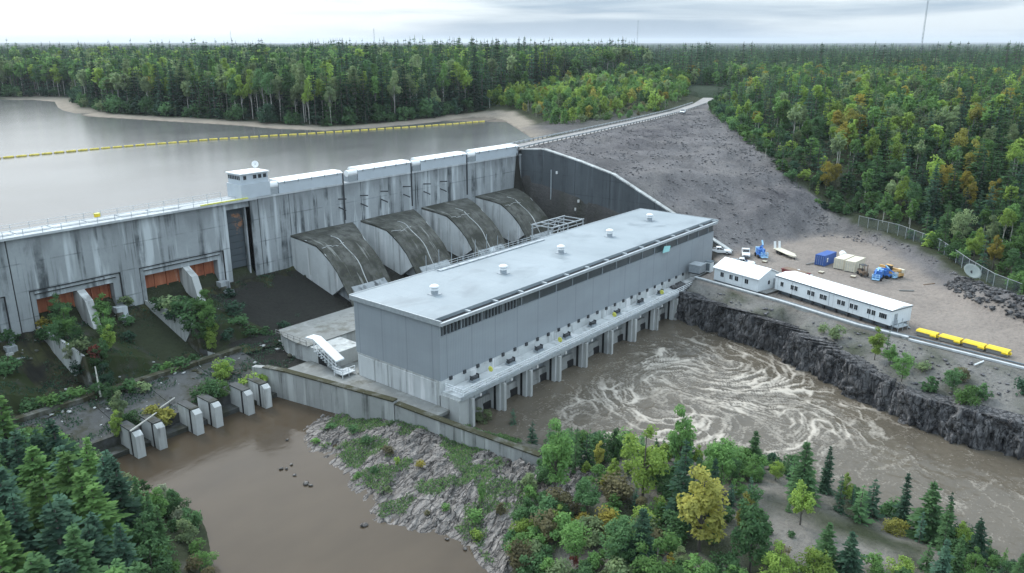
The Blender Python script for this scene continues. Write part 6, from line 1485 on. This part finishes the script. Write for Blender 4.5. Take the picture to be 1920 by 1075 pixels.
# knoll between crest road and pond
KO = 'on the knoll beyond the crest road'
KP = np.array([(236, 192), (262, 190), (300, 182.5), (345, 190), (385, 204), (430, 222), (480, 250), (520, 300), (420, 300), (330, 285), (300, 262), (294, 246), (276, 218), (256, 200)], float)
def kn(x, y):
    dp = pd1(x, y, PONDL); dr_ = pd1(x, y, ROAD, False)
    if dp < 13 or dr_ < 6: return None
    if dr_ < 20 and x < 335: return ('shrub' if random.random() < .75 else 'broad', random.uniform(1.5, 3.4), pick(dict(sage=3, green=2, mid=2, lime=1.5, brown=1)), KO, 1.0, .8)
    return (pick(dict(broad=4, shrub=1.5, spruce=.8, aspen=1.0)), random.uniform(4, 9.5), pick(dict(green=4, lime=4.5, mid=2, yellow=.8, sage=1, ochre=.4)), KO, .85)
fill([tuple(p) for p in KP], 5000, 2.9, kn, (236, 520, 180, 300))
# far shore and the forest behind it
FS = 'in the forest on the far shore'
def fs(x, y):
    d = pd1(x, y, PONDL)
    if d < 9: return None
    a = math.atan2(y, x); az = math.degrees(a)
    if d < 12: return (pick(dict(shrub=3, spruce=2)), random.uniform(4, 9), pick(dict(mid=3, dark=3, sage=.6)), FS, 1.0, .8)
    asp = az > 52 and d < 60
    k = pick(dict(spruce=4.6, aspen=3.0 if asp else 1.0, broad=.3 if asp else .6)); edge = min(1, .78+d/70)
    if k == 'spruce': return (k, random.uniform(13, 24)*edge*(1.22 if random.random() < .1 else 1), pick(dict(dark=5, mid=2.5, blue=2.5)), FS, .85)
    return (k, random.uniform(17, 24)*edge if k == 'aspen' else random.uniform(8, 14), pick(dict(green=3, mid=1.6, sage=3, lime=1.4, ochre=.06)), FS, .8)
FSP = np.array([(215, 262), (255, 262), (288, 266), (300, 262), (330, 286), (420, 300), (520, 300), (700, 420), (620, 700), (300, 900), (60, 1100), (-150, 900), (-200, 760), (-100, 724), (120, 644), (191, 575), (213, 548), (183, 465), (174, 410), (184, 360), (195, 312), (198, 290)], float)
def fill2(poly, box, step, fn):
    xs = np.arange(box[0], box[1], step)
    for x in xs:
        for y in np.arange(box[2], box[3], step):
            xx, yy = x+random.uniform(-.48, .48)*step, y+random.uniform(-.48, .48)*step
            if not (.35 < math.atan2(yy, xx) < 1.45): continue
            r = fn(xx, yy) if pip1(xx, yy, poly) else None
            if r is not None: plant(r[0], xx, yy, r[1], r[2], r[3], None, r[4])
fill2([tuple(p) for p in FSP], (-200, 700, 255, 640), 4.0, fs)
fill2([tuple(p) for p in FSP], (-200, 700, 640, 900), 8, fs)

# ------------------------------------------------------------------ individuals and the mass behind them
for e in PL:
    px, py, w = proj(e[2], e[3], e[4]+e[5]*.6); e.append((px, py, w, e[5]*F_PX/w))
def infr(e): return -25 < e[9][0] < 1945 and -40 < e[9][1] < 1150 and e[9][2] > 0
KN_ = {'spruce': 'spruce_tree', 'broad': 'leafy_tree', 'aspen': 'aspen_tree', 'shrub': 'shrub'}
KT = {'spruce': 'spruce', 'broad': 'leafy tree', 'aspen': 'aspen', 'shrub': 'shrub'}
CT = dict(dark='dark green', blue='blue-green', mid='mid-green', green='fresh green', lime='lime green', sage='grey-green', yellow='yellow', ochre='ochre', brown='brownish', red='red-leaved', pale='pale')
CAP = {'spruce': 300, 'broad': 260, 'aspen': 120, 'shrub': 220}
solo = []; rest = []
for k in CAP:
    es = sorted([e for e in PL if e[0] == k], key=lambda e: -e[9][3] if infr(e) else 1e6-e[9][3])
    n = sum(1 for e in es if infr(e)); m_ = min(CAP[k], n); solo += es[:m_]; rest += es[m_:]
FAM = {}
for e in solo: FAM.setdefault((e[0], e[7], e[8]), []).append(e)
for (kind, col_, reg), es in FAM.items():
    es.sort(key=lambda e: e[9][0])
    for i, e in enumerate(es):
        _, si, x, y, z, h_, wf, _, _, pr = e; hi = pr[3] > 34
        key = f"{kind}_{'hi' if hi else 'lo'}{si}"; rz = random.uniform(0, 6.28); sc = (h_*wf, h_*wf, h_)
        base = f"{CT[col_]} {KT[kind]} {reg}"
        lab = base if len(es) == 1 else f"{base}, {ordinal(i)} from left" if len(es) <= 160 else base
        root = bpy.data.objects.new(KN_[kind], None); root.empty_display_size = .3; COL.objects.link(root)
        root.location = (x, y, z); root.rotation_euler = (random.uniform(-.03, .03), random.uniform(-.03, .03), rz); root.scale = sc
        root['label'] = lab; root['category'] = 'shrub' if kind == 'shrub' else 'tree'; root['group'] = f"{KT[kind]}{'s' if not kind == 'spruce' else ' trees'} {reg}"
        c = bpy.data.objects.new('crown', CR[key]); COL.objects.link(c); c.parent = root; c.material_slots[0].link = 'OBJECT'; c.material_slots[0].material = MATS['leaf_'+col_]
        t_ = bpy.data.objects.new('stem' if kind == 'shrub' else 'trunk', TKM[key]); COL.objects.link(t_); t_.parent = root
# the mass: points carrying an instance of a small tree each
proto_col = bpy.data.collections.new('forest_kinds'); PIDX = {}
def proto_idx(kind, si, col_):
    k = (kind, si, col_)
    if k not in PIDX:
        cv, cq, tv_, tq, bark = FULL[f'{kind}_lo{si}']; me = raw_mesh('forest_kind', [(cv, cq, 'leaf_'+col_), (tv_, tq, bark)])
        o = bpy.data.objects.new(f'kind_{len(PIDX):04d}', me); proto_col.objects.link(o); PIDX[k] = len(PIDX)
    return PIDX[k]
def mass(name, entries):
    me = bpy.data.meshes.new(name); n = len(entries); me.vertices.add(n)
    me.vertices.foreach_set('co', np.array([(e[2], e[3], e[4]) for e in entries], np.float32).ravel())
    a = me.attributes.new('idx', 'INT', 'POINT'); a.data.foreach_set('value', np.array([proto_idx(e[0], e[1], e[7]) for e in entries], np.int32))
    a = me.attributes.new('scl', 'FLOAT_VECTOR', 'POINT'); a.data.foreach_set('vector', np.array([(e[5]*e[6], e[5]*e[6], e[5]) for e in entries], np.float32).ravel())
    a = me.attributes.new('rot', 'FLOAT', 'POINT'); a.data.foreach_set('value', RNG.uniform(0, 6.28, n).astype(np.float32))
    o = bpy.data.objects.new(name, me); COL.objects.link(o); o['kind'] = 'stuff'
    ng = bpy.data.node_groups.new(name+'_scatter', 'GeometryNodeTree'); ng.interface.new_socket('Geometry', in_out='INPUT', socket_type='NodeSocketGeometry'); ng.interface.new_socket('Geometry', in_out='OUTPUT', socket_type='NodeSocketGeometry')
    gi = N(ng, 'NodeGroupInput'); gout = N(ng, 'NodeGroupOutput'); ip = N(ng, 'GeometryNodeInstanceOnPoints'); ci = N(ng, 'GeometryNodeCollectionInfo')
    ci.inputs['Collection'].default_value = proto_col; ci.inputs['Separate Children'].default_value = True; ci.inputs['Reset Children'].default_value = True
    m2 = N(ng, 'GeometryNodeMeshToPoints'); ng.links.new(gi.outputs[0], m2.inputs[0]); ng.links.new(m2.outputs[0], ip.inputs['Points'])
    def na(nm, ty): q = N(ng, 'GeometryNodeInputNamedAttribute', data_type=ty); q.inputs[0].default_value = nm; return q.outputs[0]
    ng.links.new(ci.outputs[0], ip.inputs['Instance']); ip.inputs['Pick Instance'].default_value = True
    ng.links.new(na('idx', 'INT'), ip.inputs['Instance Index']); ng.links.new(na('scl', 'FLOAT_VECTOR'), ip.inputs['Scale'])
    cx_ = N(ng, 'ShaderNodeCombineXYZ'); ng.links.new(na('rot', 'FLOAT'), cx_.inputs[2]); ng.links.new(cx_.outputs[0], ip.inputs['Rotation'])
    ng.links.new(ip.outputs[0], gout.inputs[0]); md = o.modifiers.new('scatter', 'NODES'); md.node_group = ng
    return o
# far forest in rings
far = []
def ring(r0, r1, step, hmul):
    r = r0
    while r < r1:
        a = R(-2)
        while a < R(80):
            rr2 = r+random.uniform(-.5, .5)*step; aa2 = a+random.uniform(-.5, .5)*step/r
            far.append((rr2*math.cos(aa2), rr2*math.sin(aa2), rr2, hmul)); a += step/r
        r += step*(1 if r < 2500 else 1+r/4000)
ring(520, 1000, 7.0, 1.0); ring(1000, 2200, 12, 1.15); ring(2200, 9000, 30, 1.5)
fx = np.array([f[0] for f in far]); fy = np.array([f[1] for f in far]); fz = hfar(fx, fy); fd = pdist(fx, fy, POND); fin = pip(fx, fy, POND)
drop = pip(fx, fy, FSP) & (fx < 700) & (fy < 900) & (fx > -200) | ((fx < 560) & (fy < 300)) & pip(fx, fy, RF)
cf = fbm(fx/160, fy/160, 3, 77)
FAR = []
for i in range(len(far)):
    if fin[i] or fd[i] < 10 or drop[i]: continue
    k = 'spruce' if random.random() < (.8 if cf[i] < .05 else .45) else 'broad'
    h_ = random.uniform(9, 19) if k == 'spruce' else random.uniform(8, 13)
    if random.random() < .10 and k == 'spruce': h_ *= 1.4
    m_ = far[i][3]; FAR.append([k, random.randrange(5), fx[i], fy[i], fz[i]-.5, h_*(1 if m_ < 1.3 else 1.1), 1.0*m_*(1.1 if k == 'spruce' else 1.2), pick(dict(dark=5, mid=3, blue=2)) if k == 'spruce' else pick(dict(green=2, mid=4, sage=1.2, lime=.5, ochre=.2))])
mass('forest', rest)
mass('distant_forest', FAR)

# ------------------------------------------------------------------ grass on the outcrop, rubble on the slope, boulders
dg = bpy.context.evaluated_depsgraph_get()
ro = o_rock.data; rco = np.empty(len(ro.vertices)*3, np.float32); ro.vertices.foreach_get('co', rco); rco = rco.reshape(-1, 3)
veg = fbm(rco[:, 0]/7.0, rco[:, 1]/7.0, 3, 44)
sel = rco[(veg > .0) & (rco[:, 2] > .25) & ~((rco[:, 0] > 74) & (rco[:, 1] < 66))]
pts = np.repeat(sel, 5, 0)+RNG.normal(0, .17, (len(sel)*5, 3))*np.array((1, 1, .1)); nP = len(pts)
ax = unit(RNG.normal(0, .55, (nP, 3))+np.array((0, 0, 1))); sd2 = unit(np.cross(ax, RNG.normal(0, 1, (nP, 3))))
for nm, colr, m_ in (('grass', 'green', np.arange(nP) % 3 == 0), ('grass', 'mid', np.arange(nP) % 3 == 1), ('dry_grass', 'sage', np.arange(nP) % 3 == 2)):
    v, q = diamonds(pts[m_], ax[m_], sd2[m_], RNG.uniform(.15, .42, m_.sum()), RNG.uniform(.05, .11, m_.sum()))
    o = bpy.data.objects.new(nm, raw_mesh(nm, [(v, q, 'leaf_'+colr)])); COL.objects.link(o); o['kind'] = 'stuff'
def rock_shape(seed):
    g = np.random.default_rng(seed); bm = bmesh.new(); bmesh.ops.create_icosphere(bm, subdivisions=1, radius=1.0)
    for v_ in bm.verts: v_.co = Vector(v_.co)*g.uniform(.6, 1.1); v_.co.z *= .65
    v = np.array([v_.co[:] for v_ in bm.verts]); f = np.array([[x.index for x in fc.verts] for fc in bm.faces]); bm.free(); return v, f
RS = [rock_shape(i) for i in range(6)]
def near_h(x, y):
    h = GB.ray_cast(Vector((x, y, 400)), DOWN); return h[0].z if h[0] is not None else ground_h(x, y)
GB = BVHTree.FromObject(ground, dg)
def rubble(name, n, poly, box, smin, smax, lift=False, dens=None):
    vs = []; fs_ = []; k = 0; c = 0; t0 = 0
    while c < n and t0 < n*12:
        t0 += 1; x, y = random.uniform(box[0], box[1]), random.uniform(box[2], box[3])
        if not pip1(x, y, poly): continue
        if dens is not None and random.random() > dens(x, y): continue
        z = near_h(x, y)-.2; s = smin*(smax/smin)**(random.random()**2.2); v, f = RS[random.randrange(6)]; a = random.uniform(0, 6.28); ca, sa = math.cos(a), math.sin(a)
        w = v*s*np.array((1.2, .9, .9)); w = np.stack([w[:, 0]*ca-w[:, 1]*sa+x, w[:, 0]*sa+w[:, 1]*ca+y, w[:, 2]+z+s*.25+.25], 1)
        vs.append(w); fs_.append(f+k); k += len(v); c += 1
    o = np_mesh(name, np.concatenate(vs), np.concatenate(fs_), 'rubble_rock', smooth=False); o['kind'] = 'stuff'; return o
SLOPE = np.array([(191.5, 86), (191.5, 150)]+[(p[0], p[1]) for p in road_off(-5)[1:5]]+[(p[0], p[1]) for p in FOREST_EDGE[1:]]+[(190, 27), (210, 46), (226, 66), (217, 76)], float)
rubble('slope_rubble', 5600, [tuple(p) for p in SLOPE], (190, 360, -20, 180), .09, .5, dens=lambda x, y: .16+.84*max(0, min(1, -.1+2.2*nfield(x/11, y/8, 3)+(.5 if pd1(x, y, FOREST_EDGE, False) < 14 else 0))))
BERM = np.array([(173, -4), (181, 13), (190, 25), (196, 32), (190, 34), (181, 30), (173, 20), (168, 10), (163, -4), (162, -30), (170, -30)], float)
bz = rubble('berm_rubble', 1500, [tuple(p) for p in BERM], (162, 202, -30, 40), .25, 1.0, lift=True); bz.data.materials[0] = MATS['cliff_rock']
BK = np.array([(160, 79), (156, 60), (152, 41), (150.5, 30), (148, 12), (146, -20), (136, -20), (136, 26), (141, 35), (149, 46), (152, 57), (156, 70)], float)
rubble('bank_rubble', 500, [tuple(p) for p in BK], (135, 161, -20, 80), .12, .5)
def debris(name, n, box, smin, smax, mat, dens):
    vs = []; fs_ = []; k = 0; c = 0
    while c < n:
        x, y = random.uniform(box[0], box[1]), random.uniform(box[2], box[3])
        if random.random() > dens(x, y): continue
        z = built_h(x, y); s_ = smin*(smax/smin)**(random.random()**2.5); v, f = RS[random.randrange(6)]; a = random.uniform(0, 6.28); ca, sa = math.cos(a), math.sin(a)
        w = v*s_*np.array((1.5, .8, .7)); vs.append(np.stack([w[:, 0]*ca-w[:, 1]*sa+x, w[:, 0]*sa+w[:, 1]*ca+y, w[:, 2]+z+s_*.15], 1)); fs_.append(f+k); k += len(v); c += 1
    o = np_mesh(name, np.concatenate(vs), np.concatenate(fs_), mat, smooth=False); o['kind'] = 'stuff'
debris('concrete_debris', 420, (20, 104, 118.5, 152), .08, .55, 'pale_concrete', lambda x, y: .03+.5*max(0, min(1, nfield(x/6, y/6, 8)*2)) if abs(y-131) > 2.4 else 1.0)
debris('dark_debris', 300, (20, 104, 119, 152), .15, .8, 'mossy_concrete', lambda x, y: max(.1, min(1, .4+nfield(x/7, y/7, 5))))
dn = 24000; dx_ = RNG.uniform(20, 106, dn); dy_ = RNG.uniform(118.5, 152.5, dn); kp_ = (fbm(dx_/5, dy_/5, 3, 55) > np.where(dx_ > 89, -.15, .0)) | (np.abs(dy_-131) < 1.3); dx_, dy_ = dx_[kp_], dy_[kp_]
dp_ = np.stack([dx_, dy_, np.array([built_h(a, b_) for a, b_ in zip(dx_, dy_)])], 1); nP = len(dp_)
ax2 = unit(RNG.normal(0, .6, (nP, 3))+np.array((0, 0, 1))); sd3 = unit(np.cross(ax2, RNG.normal(0, 1, (nP, 3))))
v, q = diamonds(dp_, ax2, sd3, RNG.uniform(.2, .6, nP), RNG.uniform(.06, .16, nP)); o = bpy.data.objects.new('moss_tufts', raw_mesh('moss_tufts', [(v, q, 'leaf_dark')])); COL.objects.link(o); o['kind'] = 'stuff'
BO = [(527, 880), (537, 880), (552, 892), (573, 908), (582, 911), (538, 826), (546, 872), (682, 986), (872, 1030), (838, 1012)]
bl_ = [rock_shape(100+i) for i in range(4)]
for i, (px, py) in enumerate(BO):
    p = at(px, py, 0.0); v, f = bl_[i % 4]; s = (.34, .28, .3, .55)[i % 4]
    o = np_mesh('boulder', v*s*np.array((1.3, 1, .8)), f, 'outcrop_rock', smooth=False); o.location = (p.x, p.y, .12); o.rotation_euler = (0, 0, i*1.3)
    set_props(o, f'grey boulder at the waterline of the rocky point, {ordinal(sorted(range(len(BO)), key=lambda q: BO[q][0]).index(i))} from left', 'boulder', 'boulders at the waterline of the rocky point')
print('PLANTS', len(PL), 'solo', len(solo), 'rest', len(rest), 'far', len(FAR), 'protos', len(PIDX))

# ------------------------------------------------------------------ the damp air
hz_m = bpy.data.materials.new('haze'); hz_m.use_nodes = True; ht = hz_m.node_tree; ht.nodes.clear()
ho = N(ht, 'ShaderNodeOutputMaterial'); pv = N(ht, 'ShaderNodeVolumePrincipled'); pv.inputs['Color'].default_value = (0.84, 0.92, 1.0, 1); pv.inputs['Density'].default_value = HAZE; pv.inputs['Anisotropy'].default_value = 0.2
ht.links.new(pv.outputs[0], ho.inputs['Volume']); MATS['haze'] = hz_m
hb = MB().box(-30000, 30000, -30000, 30000, -12, 190).build('haze', 'haze'); hb['kind'] = 'stuff'
